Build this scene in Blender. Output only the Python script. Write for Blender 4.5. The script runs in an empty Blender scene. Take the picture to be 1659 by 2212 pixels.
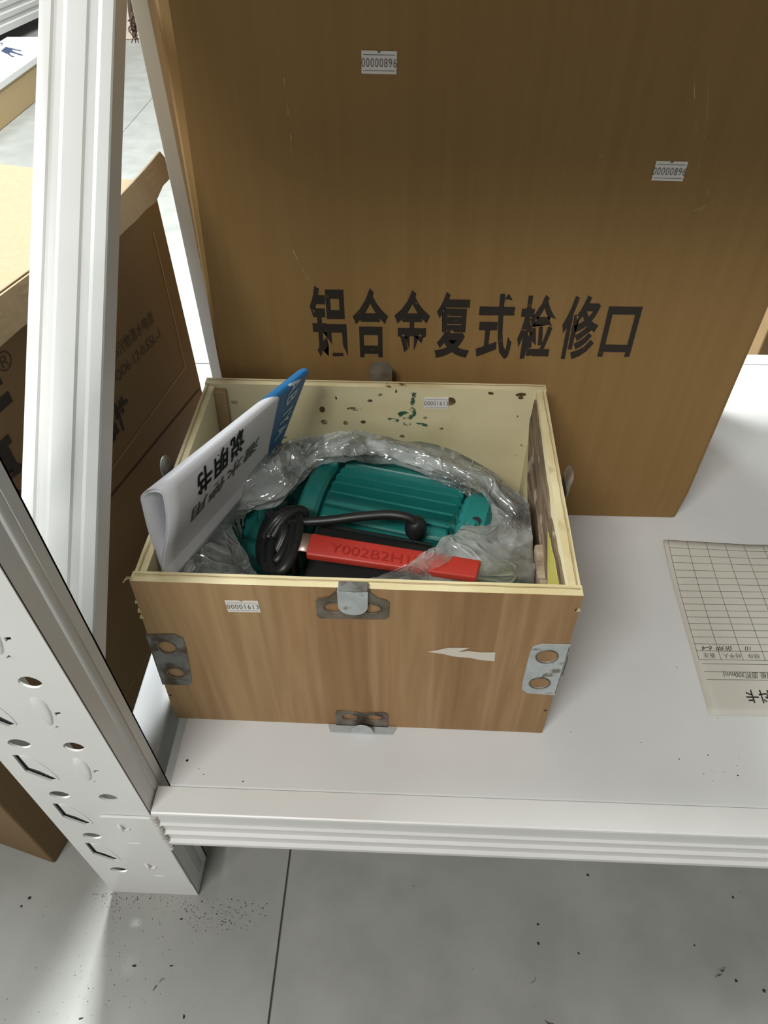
import bpy, bmesh, math, random
from mathutils import Vector, Matrix, noise
random.seed(7)
S = bpy.context.scene
COL = S.collection

# ------------------------------------------------------------------ camera
IW, IH, FPX = 1659, 2212, 1554.5
YAW, PITCH, ROLL = 0.0523, 0.7948, -0.0143
ZS = 0.2654                      # height of the shelf deck above the floor
EYE = Vector((0, 0, 0.7447 + ZS))
def cam_axes():
    cy, sy, cp, sp = math.cos(YAW), math.sin(YAW), math.cos(PITCH), math.sin(PITCH)
    r = Vector((cy, sy, 0)); f = Vector((-sy*cp, cy*cp, -sp)); u = r.cross(f)
    cr, sr = math.cos(ROLL), math.sin(ROLL)
    return cr*r + sr*u, -sr*r + cr*u, f
CX, CY, CF = cam_axes()
cd = bpy.data.cameras.new('camera'); cam = bpy.data.objects.new('camera', cd); COL.objects.link(cam)
cd.sensor_fit = 'HORIZONTAL'; cd.sensor_width = 36; cd.lens = FPX/IW*36; cd.clip_start = 0.01; cd.clip_end = 100
cam.matrix_world = Matrix(((CX.x, CY.x, -CF.x, EYE.x), (CX.y, CY.y, -CF.y, EYE.y), (CX.z, CY.z, -CF.z, EYE.z), (0, 0, 0, 1)))
S.camera = cam

# ------------------------------------------------------------------ world, lights, exposure
W = bpy.data.worlds.new('world'); S.world = W; W.use_nodes = True
bg = W.node_tree.nodes['Background']; bg.inputs[0].default_value = (0.97, 0.98, 1.0, 1); bg.inputs[1].default_value = 0.095
def area(name, loc, target, size, size_y, power, color):
    d = bpy.data.lights.new(name, 'AREA'); d.shape = 'RECTANGLE'; d.size = size; d.size_y = size_y
    d.energy = power; d.color = color
    o = bpy.data.objects.new(name, d); COL.objects.link(o); o.location = loc
    o.rotation_euler = (Vector(target) - Vector(loc)).to_track_quat('-Z', 'Y').to_euler(); return o
area('ceiling_lamp', (-.50, 1.55, 3.2), (-.42, .3, 0), 0.30, 0.30, 140, (0.97, 1.0, 1.0))
area('far_floor_fill', (-1.4, 3.9, 3.1), (-1.3, 3.0, 0), 0.8, 0.5, 52, (0.90, 0.97, 1.0))  # added fill light that brightens the far floor, no known fixture
area('window_daylight', (-2.7, 1.5, 2.8), (-0.2, 0.5, 0.4), 1.0, 1.2, 90, (0.92, 0.98, 1.0))
area('aisle_ceiling_lamp', (-0.9, -1.4, 3.0), (0, 0.5, 0.3), 1.3, 0.5, 43, (1.0, 0.985, 0.95))
S.view_settings.view_transform = 'Standard'; S.view_settings.look = 'None'
S.view_settings.gamma = 1; S.view_settings.use_curve_mapping = False
S.view_settings.exposure = 0.75
S.cycles.max_bounces = 12; S.cycles.transparent_max_bounces = 24

# ------------------------------------------------------------------ helpers
def ray(px, py):
    return (CF + CX*((px-IW/2)/FPX) - CY*((py-IH/2)/FPX)).normalized()
def on_plane(px, py, P, n):
    d = ray(px, py); return EYE + d*((Vector(P)-EYE).dot(Vector(n))/d.dot(Vector(n)))
def at(px, py, z):               # point at height z above the shelf deck
    return on_plane(px, py, (0, 0, ZS+z), (0, 0, 1))
def on_y(px, py, y):
    return on_plane(px, py, (0, y, 0), (0, 1, 0))
ORG = {}
def tag(o, label=None, cat=None, group=None, kind=None):
    if label: o['label'] = label
    if cat: o['category'] = cat
    if group: o['group'] = group
    if kind: o['kind'] = kind
    return o
def thing(name, label, cat, loc, group=None):
    o = bpy.data.objects.new(name, None); COL.objects.link(o); o.location = loc
    o.empty_display_size = .05; ORG[o.name] = Vector(loc)
    return tag(o, label, cat, group)
def put(name, me, mats, parent=None, smooth=False):
    off = ORG.get(parent.name, Vector((0, 0, 0))) if parent else Vector((0, 0, 0))
    if parent: me.transform(Matrix.Translation(-off))
    if not isinstance(mats, (list, tuple)): mats = [mats]
    me.materials.clear()
    for m in mats: me.materials.append(m)
    for p in me.polygons: p.use_smooth = smooth
    me.name = name
    o = bpy.data.objects.new(name, me); COL.objects.link(o)
    if parent: o.parent = parent; ORG[o.name] = off
    return o
def M_(vs, fs):
    me = bpy.data.meshes.new('m'); me.from_pydata([tuple(v) for v in vs], [], fs); me.update(); return me
def bm_mesh(bm):
    bmesh.ops.recalc_face_normals(bm, faces=bm.faces)
    me = bpy.data.meshes.new('m'); bm.to_mesh(me); bm.free(); return me
def hexa(bm, c, bev=0, seg=2):   # 8 corners: bottom 4 ccw, top 4 ccw
    v = [bm.verts.new(p) for p in c]
    fs = [bm.faces.new([v[i] for i in q]) for q in ((3,2,1,0),(4,5,6,7),(0,1,5,4),(1,2,6,5),(2,3,7,6),(3,0,4,7))]
    if bev: 
        es = set(e for f in fs for e in f.edges)
        bmesh.ops.bevel(bm, geom=list(es), offset=bev, segments=seg, affect='EDGES', profile=.5)
def box(bm, a, b, bev=0, fn=None, seg=2):
    x0,y0,z0 = a; x1,y1,z1 = b
    c = [(x0,y0,z0),(x1,y0,z0),(x1,y1,z0),(x0,y1,z0),(x0,y0,z1),(x1,y0,z1),(x1,y1,z1),(x0,y1,z1)]
    if fn: c = [fn(*p) for p in c]
    hexa(bm, c, bev, seg)
def sweep(bm, prof, path_a, path_b, ex, ey, cap=True):   # prism: 2D profile extruded from a to b
    n = len(prof); A = [bm.verts.new(Vector(path_a)+Vector(ex)*p[0]+Vector(ey)*p[1]) for p in prof]
    B = [bm.verts.new(Vector(path_b)+Vector(ex)*p[0]+Vector(ey)*p[1]) for p in prof]
    for i in range(n): bm.faces.new((A[i], A[(i+1)%n], B[(i+1)%n], B[i]))
    if cap: bm.faces.new(A[::-1]); bm.faces.new(B)
def smooth_path(pts, n=8):
    pts = [Vector(p) for p in pts]; out = []
    for i in range(len(pts)-1):
        p0 = pts[max(i-1,0)]; p1 = pts[i]; p2 = pts[i+1]; p3 = pts[min(i+2,len(pts)-1)]
        for k in range(n):
            t = k/n
            out.append(.5*((2*p1)+(-p0+p2)*t+(2*p0-5*p1+4*p2-p3)*t*t+(-p0+3*p1-3*p2+p3)*t**3))
    out.append(pts[-1]); return out
def tube(bm, pts, r, seg=12, n=8, cap=True):
    P = smooth_path(pts, n); rings = []; up = Vector((0,0,1)); N = None
    for i, p in enumerate(P):
        t = (P[min(i+1,len(P)-1)]-P[max(i-1,0)]).normalized()
        if N is None:
            N = t.cross(up)
            if N.length < .1: N = t.cross(Vector((1,0,0)))
            N.normalize()
        N = (N - t*N.dot(t)).normalized(); B = t.cross(N)
        rr = r(i/(len(P)-1)) if callable(r) else r
        rings.append([bm.verts.new(p+(N*math.cos(a)+B*math.sin(a))*rr) for a in [2*math.pi*k/seg for k in range(seg)]])
    for a, b in zip(rings, rings[1:]):
        for k in range(seg): bm.faces.new((a[k], a[(k+1)%seg], b[(k+1)%seg], b[k]))
    if cap: bm.faces.new(rings[0][::-1]); bm.faces.new(rings[-1])
def cyl(bm, a, b, r, seg=40, r2=None, bev=0):
    a = Vector(a); b = Vector(b); t = (b-a).normalized(); N = t.cross(Vector((0,0,1)))
    if N.length < .1: N = Vector((1,0,0))
    N.normalize(); Bn = t.cross(N); r2 = r if r2 is None else r2
    prof = [(0, r-bev), (bev, r), ((b-a).length-bev, r2), ((b-a).length, r2-bev)] if bev else [(0, r), ((b-a).length, r2)]
    rings = [[bm.verts.new(a+t*d+(N*math.cos(q)+Bn*math.sin(q))*rr) for q in [2*math.pi*k/seg for k in range(seg)]] for d, rr in prof]
    for x, y in zip(rings, rings[1:]):
        for k in range(seg): bm.faces.new((x[k], x[(k+1)%seg], y[(k+1)%seg], y[k]))
    bm.faces.new(rings[0][::-1]); bm.faces.new(rings[-1])
def plate(outer, holes, th, O, ex, ey, bev=0):   # flat sheet with holes, thickness along ex x ey
    cu = bpy.data.curves.new('c', 'CURVE'); cu.dimensions = '2D'; cu.fill_mode = 'BOTH'; cu.extrude = th/2 - bev; cu.bevel_depth = bev
    for loop in [outer]+list(holes):
        s = cu.splines.new('POLY'); s.points.add(len(loop)-1); s.use_cyclic_u = True
        for i, p in enumerate(loop): s.points[i].co = (p[0], p[1], 0, 1)
    return conv(cu, O, ex, ey, th/2)
def conv(cu, O, ex, ey, lift=0, sx=1, sy=1):
    ob = bpy.data.objects.new('tmp', cu); COL.objects.link(ob)
    bpy.context.view_layer.update()
    me = bpy.data.meshes.new_from_object(ob.evaluated_get(bpy.context.evaluated_depsgraph_get()))
    bpy.data.objects.remove(ob)
    ex = Vector(ex).normalized(); ey = Vector(ey).normalized(); en = ex.cross(ey)
    Mx = Matrix(((ex.x*sx, ey.x*sy, en.x, O[0]), (ex.y*sx, ey.y*sy, en.y, O[1]), (ex.z*sx, ey.z*sy, en.z, O[2]), (0,0,0,1)))
    me.transform(Matrix.Translation(en*lift) @ Mx); return me
def text_mesh(s, size, O, ex, ey, sx=1, sy=1, bold=0, lift=.0003, shear=0, align='LEFT', space=1):
    cu = bpy.data.curves.new('t', 'FONT'); cu.body = s; cu.size = size; cu.offset = bold; cu.shear = shear; cu.align_x = align
    cu.resolution_u = 3; cu.space_character = space
    return conv(cu, O, ex, ey, lift, sx, sy)
def ellipse(cx, cy, a, b, n=20, p=1.0, rot=0):
    out = []
    for k in range(n):
        q = 2*math.pi*k/n; x = a*math.cos(q); y = b*math.sin(q)*(abs(math.sin(q))**(p-1) if p != 1 else 1)
        out.append((cx+x*math.cos(rot)-y*math.sin(rot), cy+x*math.sin(rot)+y*math.cos(rot)))
    return out
def rrect(x0, y0, x1, y1, r, n=4):
    out = []
    for cx, cy, a0 in ((x1-r,y1-r,0),(x0+r,y1-r,90),(x0+r,y0+r,180),(x1-r,y0+r,270)):
        for k in range(n+1):
            a = math.radians(a0+90*k/n); out.append((cx+r*math.cos(a), cy+r*math.sin(a)))
    return out

# ------------------------------------------------------------------ materials
def srgb(r, g, b):
    f = lambda c: (c/255/12.92 if c/255 <= .04045 else ((c/255+.055)/1.055)**2.4)
    return (f(r), f(g), f(b), 1)
def mat(name, c1, c2=None, scale=10, stretch=(1,1,1), rough=.5, bump=0, metal=0, detail=6, lo=.35, hi=.65, bscale=None, bstretch=None, spec=.5, c3=None, s3=3, lo3=.6, hi3=.7, dist=0):
    m = bpy.data.materials.new(name); m.use_nodes = True; nt = m.node_tree; N = nt.nodes; Lk = nt.links
    b = N['Principled BSDF']; b.inputs['Roughness'].default_value = rough; b.inputs['Metallic'].default_value = metal
    b.inputs['Specular IOR Level'].default_value = spec
    b.inputs['Base Color'].default_value = c1
    tc = N.new('ShaderNodeTexCoord')
    def nz(sc, st, det=detail, ds=0):
        mp = N.new('ShaderNodeMapping'); mp.inputs['Scale'].default_value = st; Lk.new(tc.outputs['Object'], mp.inputs[0])
        t = N.new('ShaderNodeTexNoise'); t.inputs['Scale'].default_value = sc; t.inputs['Detail'].default_value = det
        t.inputs['Distortion'].default_value = ds
        Lk.new(mp.outputs[0], t.inputs['Vector']); return t
    if c2:
        t = nz(scale, stretch, ds=dist); r = N.new('ShaderNodeValToRGB'); e = r.color_ramp.elements
        e[0].position = lo; e[1].position = hi; e[0].color = c1; e[1].color = c2
        Lk.new(t.outputs[0], r.inputs[0]); out = r.outputs[0]
        if c3:
            t3 = nz(s3, (1,1,1)); r3 = N.new('ShaderNodeMapRange'); r3.inputs[1].default_value = lo3; r3.inputs[2].default_value = hi3
            Lk.new(t3.outputs[0], r3.inputs[0]); mx = N.new('ShaderNodeMix'); mx.data_type = 'RGBA'
            Lk.new(r3.outputs[0], mx.inputs[0]); Lk.new(out, mx.inputs[6]); mx.inputs[7].default_value = c3; out = mx.outputs[2]
        Lk.new(out, b.inputs['Base Color'])
    if bump:
        t = nz(bscale or scale, bstretch or stretch); bp = N.new('ShaderNodeBump'); bp.inputs['Strength'].default_value = bump
        bp.inputs['Distance'].default_value = .002; Lk.new(t.outputs[0], bp.inputs['Height']); Lk.new(bp.outputs[0], b.inputs['Normal'])
    return m
def worn(name, color, lo, hi, scale, stretch=(1,1,1), rough=.7):   # print / stain with worn-through patches
    m = mat(name, color, rough=rough); nt = m.node_tree; N = nt.nodes; Lk = nt.links; b = N['Principled BSDF']
    tc = N.new('ShaderNodeTexCoord'); mp = N.new('ShaderNodeMapping'); mp.inputs['Scale'].default_value = stretch
    t = N.new('ShaderNodeTexNoise'); t.inputs['Scale'].default_value = scale; t.inputs['Detail'].default_value = 8
    r = N.new('ShaderNodeMapRange'); r.inputs[1].default_value = lo; r.inputs[2].default_value = hi
    Lk.new(tc.outputs['Object'], mp.inputs[0]); Lk.new(mp.outputs[0], t.inputs['Vector']); Lk.new(t.outputs[0], r.inputs[0]); Lk.new(r.outputs[0], b.inputs['Alpha'])
    return m
WHITE = mat('white_powder_coat', srgb(222,222,218), srgb(229,229,225), scale=6, rough=.32, bump=.02, bscale=300, detail=3)
DECK = mat('white_deck', srgb(212,213,211), srgb(220,221,219), scale=5, rough=.38, bump=.02, bscale=300, detail=3)
GALV = mat('tube_metal', srgb(200,204,205), rough=.22)
CONC = mat('concrete_tile', srgb(140,141,135), srgb(152,153,147), scale=14, rough=.55, bump=.06, bscale=120, c3=srgb(138,139,133), s3=3.5, lo3=.5, hi3=.8)
GROUT = mat('joint', srgb(82,80,74), rough=.9)
def cardboard(name, a, b, st=(160,160,2)):
    return mat(name, a, b, scale=1.0, stretch=st, rough=.72, bump=.10, detail=2, lo=.25, hi=.75, spec=.3)
KRAFT = cardboard('kraft_corrugated', srgb(140,109,64), srgb(147,116,71), (110,110,2))
KRAFT2 = cardboard('kraft_light', srgb(126,108,82), srgb(132,114,88))
KRAFT3 = cardboard('kraft_side', srgb(136,110,76), srgb(143,117,82), (3,3,60))
TAPE = mat('clear_tape', srgb(178,150,100), rough=.22, spec=.6)
INK = worn('stencil_ink', srgb(40,32,25), .26, .40, 90, (1,1,1.6))
INKD = mat('print_ink', srgb(66,52,36), rough=.8)
LINEP = mat('print_line', srgb(150,130,100), rough=.8)
PAPER = mat('paper', srgb(226,226,231), rough=.45)
FORM = mat('form_paper', srgb(205,202,190), rough=.7)
BLACKI = mat('black_print', srgb(24,24,24), rough=.5)
GREYI = mat('grey_print', srgb(105,100,98), rough=.6)
LBL = mat('price_label', srgb(226,222,216), rough=.55)
BLUE = mat('blue_print', srgb(38,104,156), srgb(48,116,168), scale=14, rough=.35)
LBLUE = mat('pale_print', srgb(196,216,230), rough=.4)
def veneer():
    m = mat('brown_veneer', srgb(152,120,82), srgb(176,145,104), scale=2.2, stretch=(22,1,1.3), rough=.6, bump=.10, detail=10, lo=.30, hi=.70, spec=.3, dist=1.1, bstretch=(40,1,2), bscale=4)
    nt = m.node_tree; N = nt.nodes; Lk = nt.links; b = N['Principled BSDF']; src = b.inputs['Base Color'].links[0].from_socket
    tc = N.new('ShaderNodeTexCoord'); sx_ = N.new('ShaderNodeSeparateXYZ'); nz = N.new('ShaderNodeTexNoise'); nz.inputs['Scale'].default_value = 9; nz.inputs['Detail'].default_value = 5
    mpg = N.new('ShaderNodeMapping'); mpg.inputs['Scale'].default_value = (2.5,1,.5); Lk.new(tc.outputs['Object'], mpg.inputs[0]); Lk.new(mpg.outputs[0], nz.inputs['Vector'])
    Lk.new(tc.outputs['Object'], sx_.inputs[0]); ma = N.new('ShaderNodeMath'); ma.operation = 'MULTIPLY_ADD'; Lk.new(nz.outputs[0], ma.inputs[0]); ma.inputs[1].default_value = .10; Lk.new(sx_.outputs[0], ma.inputs[2])
    r = N.new('ShaderNodeMapRange'); r.inputs[1].default_value = -.20; r.inputs[2].default_value = .28; Lk.new(ma.outputs[0], r.inputs[0])
    cr = N.new('ShaderNodeValToRGB'); e = cr.color_ramp.elements; e[0].position = 0; e[0].color = (.95,.95,.92,1); e[1].position = 1; e[1].color = (.82,.78,.74,1)
    for p, c in ((.34,(1.0,1.0,.98,1)),(.46,(.88,.80,.74,1)),(.56,(.80,.70,.64,1)),(.64,(.92,.86,.80,1)),(.78,(.84,.76,.72,1)),(.86,(.92,.86,.82,1))):
        k = e.new(p); k.color = c
    Lk.new(r.outputs[0], cr.inputs[0]); mx = N.new('ShaderNodeMix'); mx.data_type = 'RGBA'; mx.blend_type = 'MULTIPLY'; mx.inputs[0].default_value = 1
    Lk.new(src, mx.inputs[6]); Lk.new(cr.outputs[0], mx.inputs[7])
    # pale fanning streaks
    mp2 = N.new('ShaderNodeMapping'); mp2.inputs['Scale'].default_value = (55,1,2.2); mp2.inputs['Rotation'].default_value = (0,.10,0); Lk.new(tc.outputs['Object'], mp2.inputs[0])
    n2 = N.new('ShaderNodeTexNoise'); n2.inputs['Scale'].default_value = 1.3; n2.inputs['Detail'].default_value = 3; Lk.new(mp2.outputs[0], n2.inputs['Vector'])
    r2 = N.new('ShaderNodeMapRange'); r2.inputs[1].default_value = .56; r2.inputs[2].default_value = .74; r2.inputs[4].default_value = .35; Lk.new(n2.outputs[0], r2.inputs[0])
    m2 = N.new('ShaderNodeMix'); m2.data_type = 'RGBA'; Lk.new(r2.outputs[0], m2.inputs[0]); Lk.new(mx.outputs[2], m2.inputs[6]); m2.inputs[7].default_value = srgb(192,164,124)
    Lk.new(m2.outputs[2], b.inputs['Base Color']); return m
VENEER = veneer()
CREAM = mat('pale_poplar', srgb(208,196,156), srgb(222,212,174), scale=3, stretch=(1,1,4), rough=.6, bump=.04, c3=srgb(190,172,126), s3=9, lo3=.6, hi3=.85, spec=.3)
PLY = mat('plywood_edge', srgb(192,176,132), srgb(232,222,184), scale=1, stretch=(6,6,6), rough=.75, bump=.2, bscale=60, c3=srgb(150,128,88), s3=22, lo3=.62, hi3=.8, spec=.2)
PLYD = mat('ply_glue_line', srgb(140,116,76), srgb(168,144,100), scale=40, rough=.8)
BARK = mat('rough_bark_ply', srgb(70,52,36), srgb(128,108,84), scale=14, stretch=(3,1,5), rough=.85, bump=.8, bscale=30, c3=srgb(160,146,122), s3=38, lo3=.62, hi3=.7)
BATT = mat('batten', srgb(150,122,84), srgb(164,138,98), scale=20, rough=.7)
YEL = mat('yellow_putty', srgb(176,166,74), srgb(190,180,92), scale=20, rough=.5)
STEEL = mat('galvanised_sheet', srgb(118,118,112), srgb(158,162,160), scale=32, rough=.42, metal=.55, bump=.15, bscale=80, c3=srgb(96,82,66), s3=45, lo3=.48, hi3=.62)
STEELB = mat('bright_galvanised', srgb(176,182,182), srgb(196,202,202), scale=60, rough=.4, metal=.35, c3=srgb(120,120,108), s3=60, lo3=.6, hi3=.7)
RUSTY = mat('stained_steel', srgb(84,72,58), srgb(128,120,106), scale=45, rough=.5, metal=.4, bump=.2, bscale=90)
KNOT = worn('wood_knot', srgb(92,66,36), .38, .60, 60)
GREEN = worn('green_stamp_ink', srgb(44,92,66), .46, .58, 140)
SMUDGE = worn('dark_smudge', srgb(64,52,40), .45, .65, 160)
TEAL = mat('teal_paint', srgb(24,102,96), srgb(28,110,103), scale=30, rough=.36, bump=.05, bscale=200)
RUB = mat('black_rubber', srgb(24,26,26), rough=.42)
BLK = mat('black_enamel', srgb(16,16,16), rough=.5)
RED = mat('red_grip', srgb(164,46,36), srgb(170,52,42), scale=20, rough=.42, bump=.03, bscale=150)
REDD = mat('red_emboss', srgb(150,32,24), rough=.5)
STRAP = mat('steel_strap', srgb(150,128,118), rough=.35, metal=.5)
CREM2 = mat('cream_block', srgb(206,200,140), rough=.6)
GRIT = mat('grit', srgb(48,44,38), rough=.9)
TWINE = mat('dark_twine', srgb(62,46,34), rough=.9)

# ------------------------------------------------------------------ floor, tiled
floor = put('floor', M_([(-5,-2,-.003),(4,-2,-.003),(4,8,-.003),(-5,8,-.003)], [(0,1,2,3)]), GROUT)
tag(floor, 'grey concrete-look tiled floor speckled with dark grit', kind='structure')
del floor['label']
T = 1.07
for i in range(-4, 4):
    for j in range(-3, 6):
        x0 = -.1508+i*T; y0 = 1.4907+(j-1)*T - T
        if x0 > 3.4 or y0 > 7 or x0 < -4.6 or y0+T < -1.8: continue
        bm = bmesh.new(); g = .0012
        box(bm, (x0+g, y0+g, -.02), (x0+T-g, y0+T-g, 0), .0006, seg=1)
        put('tile', bm_mesh(bm), CONC, floor)

# grit on the floor: nobody could count it
def grit(name, spots, zfun, smin, smax, parent, label=None):
    bm = bmesh.new()
    for (x, y, s) in spots:
        a = random.random()*6.3; k = random.uniform(.35,1); z = zfun
        c, sn = math.cos(a), math.sin(a)
        q = []
        for i in range(7):
            b_ = 2*math.pi*i/7; r_ = s*random.uniform(.55,1); u_ = r_*math.cos(b_); w_ = r_*k*math.sin(b_); q.append((x+c*u_-sn*w_, y+sn*u_+c*w_, z))
        v = [bm.verts.new(p) for p in q]; t = bm.verts.new((x, y, z+s*.35))
        for i in range(7): bm.faces.new((v[i], v[(i+1)%7], t))
    o = put(name, bm_mesh(bm), GRIT, parent); o['kind'] = 'stuff'; return o
sp = []
for _ in range(140):      # along the foot of the post
    sp.append((random.uniform(-.40,-.17), .285-abs(random.gauss(0,.012)), random.uniform(.0005,.0013)))
for _ in range(170):
    sp.append((random.gauss(-.36,.05), random.uniform(.13,.30), random.uniform(.0004,.001)))
for _ in range(70):
    sp.append((random.uniform(-.55,.6), random.uniform(.08,.32), random.uniform(.0004,.0009)))
for _ in range(120):
    sp.append((random.gauss(-.225,.03), random.gauss(.262,.008), random.uniform(.0004,.0012)))
for px, py, s in ((1270,1890,.0026),(1162,1996,.0022),(1163,2038,.0024),(1250,2059,.002),(1583,1938,.0022),(1500,2042,.0018),(290,2086,.0035),(392,1985,.0028),(370,2086,.0028),(64,1940,.003),(46,1958,.0022),(175,2200,.0032),(397,2197,.0035),(1590,2118,.003),(1651,2140,.003)):
    p = at(px, py, -ZS); sp.append((p.x, p.y, s))
fg = grit('grit', sp, 0.0, .001, .002, None)
tag(fg, 'dark grit and crumbs scattered over the grey floor tiles', 'debris')
def streak(pts, w, name='scuff'):
    P = [at(a, b, -ZS) for a, b in pts]; bm = bmesh.new(); prev = None
    for i, p in enumerate(P):
        d = (P[min(i+1,len(P)-1)]-P[max(i-1,0)]).normalized(); n = Vector((-d.y, d.x, 0)); ww = w*(1-abs(2*i/(len(P)-1)-1))**.5+.0002
        a = bm.verts.new(p+n*ww+Vector((0,0,.0003))); b = bm.verts.new(p-n*ww+Vector((0,0,.0003)))
        if prev: bm.faces.new((prev[0], a, b, prev[1]))
        prev = (a, b)
    return put(name, bm_mesh(bm), SMUDGE, floor)
streak([(330,2142),(340,2125),(350,2115),(358,2113)], .0015)
streak([(1545,2112),(1553,2098),(1562,2092),(1570,2089)], .002)
streak([(1548,2110),(1560,2102),(1564,2095)], .0014)
streak([(1175,2204),(1186,2210),(1198,2213)], .0015)
streak([(1145,2125),(1155,2118),(1157,2110),(1150,2104)], .0007)

# ------------------------------------------------------------------ shelving rack
YF = .2874; XU0, XU1 = -.3749, -.2625; UD = .0492
rack = thing('shelving_rack', 'white steel shelving rack with perforated post, ribbed beam and low deck', 'shelving rack', (-.32, .31, 0))
def post_mesh_front():
    holes = []
    z0 = ZS+.0376; pitch = .1082
    for k in range(-3, 10):
        z = z0+k*pitch
        if z < .06: continue
        holes.append(ellipse(-.3434, z, .0105, .0085, 18, 1.25))
        zz = z-.0376
        pl = [(-.3585,.0150),(-.3530,.0150),(-.3524,-.0105),(-.3447,-.0172),(-.3338,-.0330),(-.3318,-.0365),(-.3405,-.0395),(-.3518,-.0276),(-.3588,-.0195)]
        if zz-.04 > .02: holes.append([(x, zz+q) for x, q in pl])
        if z-.0025 > ZS+.0: holes.append(ellipse(-.2947, z-.0025, .0095, .0085, 18, 1.25))
        if z-.08 > ZS-.0:
            zb = z-.0025
            holes.append([(-.2915,zb-.047),(-.2862,zb-.046),(-.2868,zb-.0515),(-.2920,zb-.0525)])
            holes.append([(-.3010,zb-.0745),(-.2968,zb-.070),(-.2925,zb-.0755)])
    me = plate([(XU0,0.0005),(XU1,0.0005),(XU1,1.5),(XU0,1.5)], holes, .002, (0, YF+.002, 0), (1,0,0), (0,0,1))
    return me
SLOT_SHADE = mat('painted_slot_shade', srgb(52,54,54), rough=.7)  # dark colour standing in for the shade inside the slots
post = put('post', post_mesh_front(), WHITE, rack)
bm = bmesh.new()
t = .002
for x0, x1 in ((XU1-t, XU1), (XU0, XU0+t)):
    box(bm, (x0, YF+.001, .0005), (x1, YF+UD, 1.5))
box(bm, (XU0, YF+UD-t, .0005), (XU0+.028, YF+UD, 1.5)); box(bm, (XU1-.028, YF+UD-t, .0005), (XU1, YF+UD, 1.5))
tag(put('post_side', bm_mesh(bm), WHITE, post), None)
# side groove of the post
bm = bmesh.new(); sweep(bm, [(.0,0),(.0012,.004),(.0012,.010),(0,.014)], (XU1, YF+.021, .02), (XU1, YF+.021, 1.5), (1,0,0), (0,1,0)); put('post_rib', bm_mesh(bm), WHITE, post, True)
# raised lips beside the slots
for k in range(-2, 8):
    z = ZS+.0376+k*.1082
    if z-.08 > ZS-.03:
        zb = z-.0025
        pts = [(-.3030,zb-.0225),(-.2990,zb-.0215),(-.2945,zb-.0250),(-.2928,zb-.033),(-.2935,zb-.045),(-.2955,zb-.056),(-.2985,zb-.066),(-.3020,zb-.0705),(-.3050,zb-.062),(-.3068,zb-.048),(-.3065,zb-.033)]
        cx = sum(p[0] for p in pts)/11; cz = sum(p[1] for p in pts)/11; bm = bmesh.new(); prev = None
        for f, dy in ((1,.0001),(.9,-.0009),(.72,-.0017),(.45,-.0019)):
            r = [bm.verts.new((cx+(p[0]-cx)*f, YF+dy, cz+(p[1]-cz)*f)) for p in pts]
            if prev:
                for i in range(11): bm.faces.new((prev[i], prev[(i+1)%11], r[(i+1)%11], r[i]))
            prev = r
        bm.faces.new(prev)
        put('hook_lip', bm_mesh(bm), WHITE, post, True)
        bm = bmesh.new(); box(bm, (-.3015,YF+.0032,zb-.078), (-.2860,YF+.0045,zb-.045)); put('slot_shade', bm_mesh(bm), SLOT_SHADE, post)
    zz = z-.0376
    if zz > .05:
        bm = bmesh.new()
        pts = [(-.352,zz+.014),(-.344,zz+.011),(-.337,zz-.003),(-.3325,zz-.02),(-.3315,zz-.034)]
        tube(bm, [(x, YF, q) for x, q in pts], .0007, 6, 5); put('slot_lip', bm_mesh(bm), WHITE, post, True)
        bm = bmesh.new(); box(bm, (-.3620,YF+.0032,zz-.042), (-.3300,YF+.0045,zz+.018)); put('slot_shade', bm_mesh(bm), SLOT_SHADE, post)  # dark strip painted as shade behind the slot
# rear post (narrow) behind the big carton
bm = bmesh.new(); box(bm, (-.2665, .785, .0005), (-.2508, .83, 1.5), .0008)
tag(put('rear_post', bm_mesh(bm), WHITE, rack), 'narrow white rear post beside the big carton')
# diagonal brace: ribbed channel leaning back from the front post to the rear post
A = Vector((0, .734, ZS+.6143)); B = Vector((0, .3375, ZS+.2439)); D = (A-B).normalized(); Nn = Vector((0, -D.z, D.y))
A2 = A+D*.05; B2 = B+D*.004-D*.0
prof = [(-.3289,0),(-.3185,0),(-.3165,-.0012),(-.3140,-.0015),(-.3080,-.0014),(-.3045,-.0003),(-.2872,-.0003),(-.2850,-.0014),(-.2775,-.0014),(-.2738,-.0002),(-.2640,0),(-.2626,-.0012),(-.2625,-.0245),(-.3289,-.0245)]
bm = bmesh.new(); sweep(bm, prof, B2, A2, (1,0,0), Nn)
for v in bm.verts:
    if v.co.y < .5: v.co += D*((YF+UD+.0006-v.co.y)/D.y)

tag(put('diagonal_brace', bm_mesh(bm), WHITE, rack), 'wide ribbed brace leaning back from the perforated post')
# side tube along the left end of the deck
def tubebox(x0, x1, y0, y1, z0, z1, bev, name, m=WHITE):
    bm = bmesh.new(); box(bm, (x0,y0,z0), (x1,y1,z1), bev, seg=4); return put(name, bm_mesh(bm), m, rack, False)
o = tubebox(-.3130, -.2705, YF+UD+.0005, 1.10, ZS-.045, ZS-.0005, .003, 'side_tube', GALV)
for p in o.data.polygons: p.use_smooth = True
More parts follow.
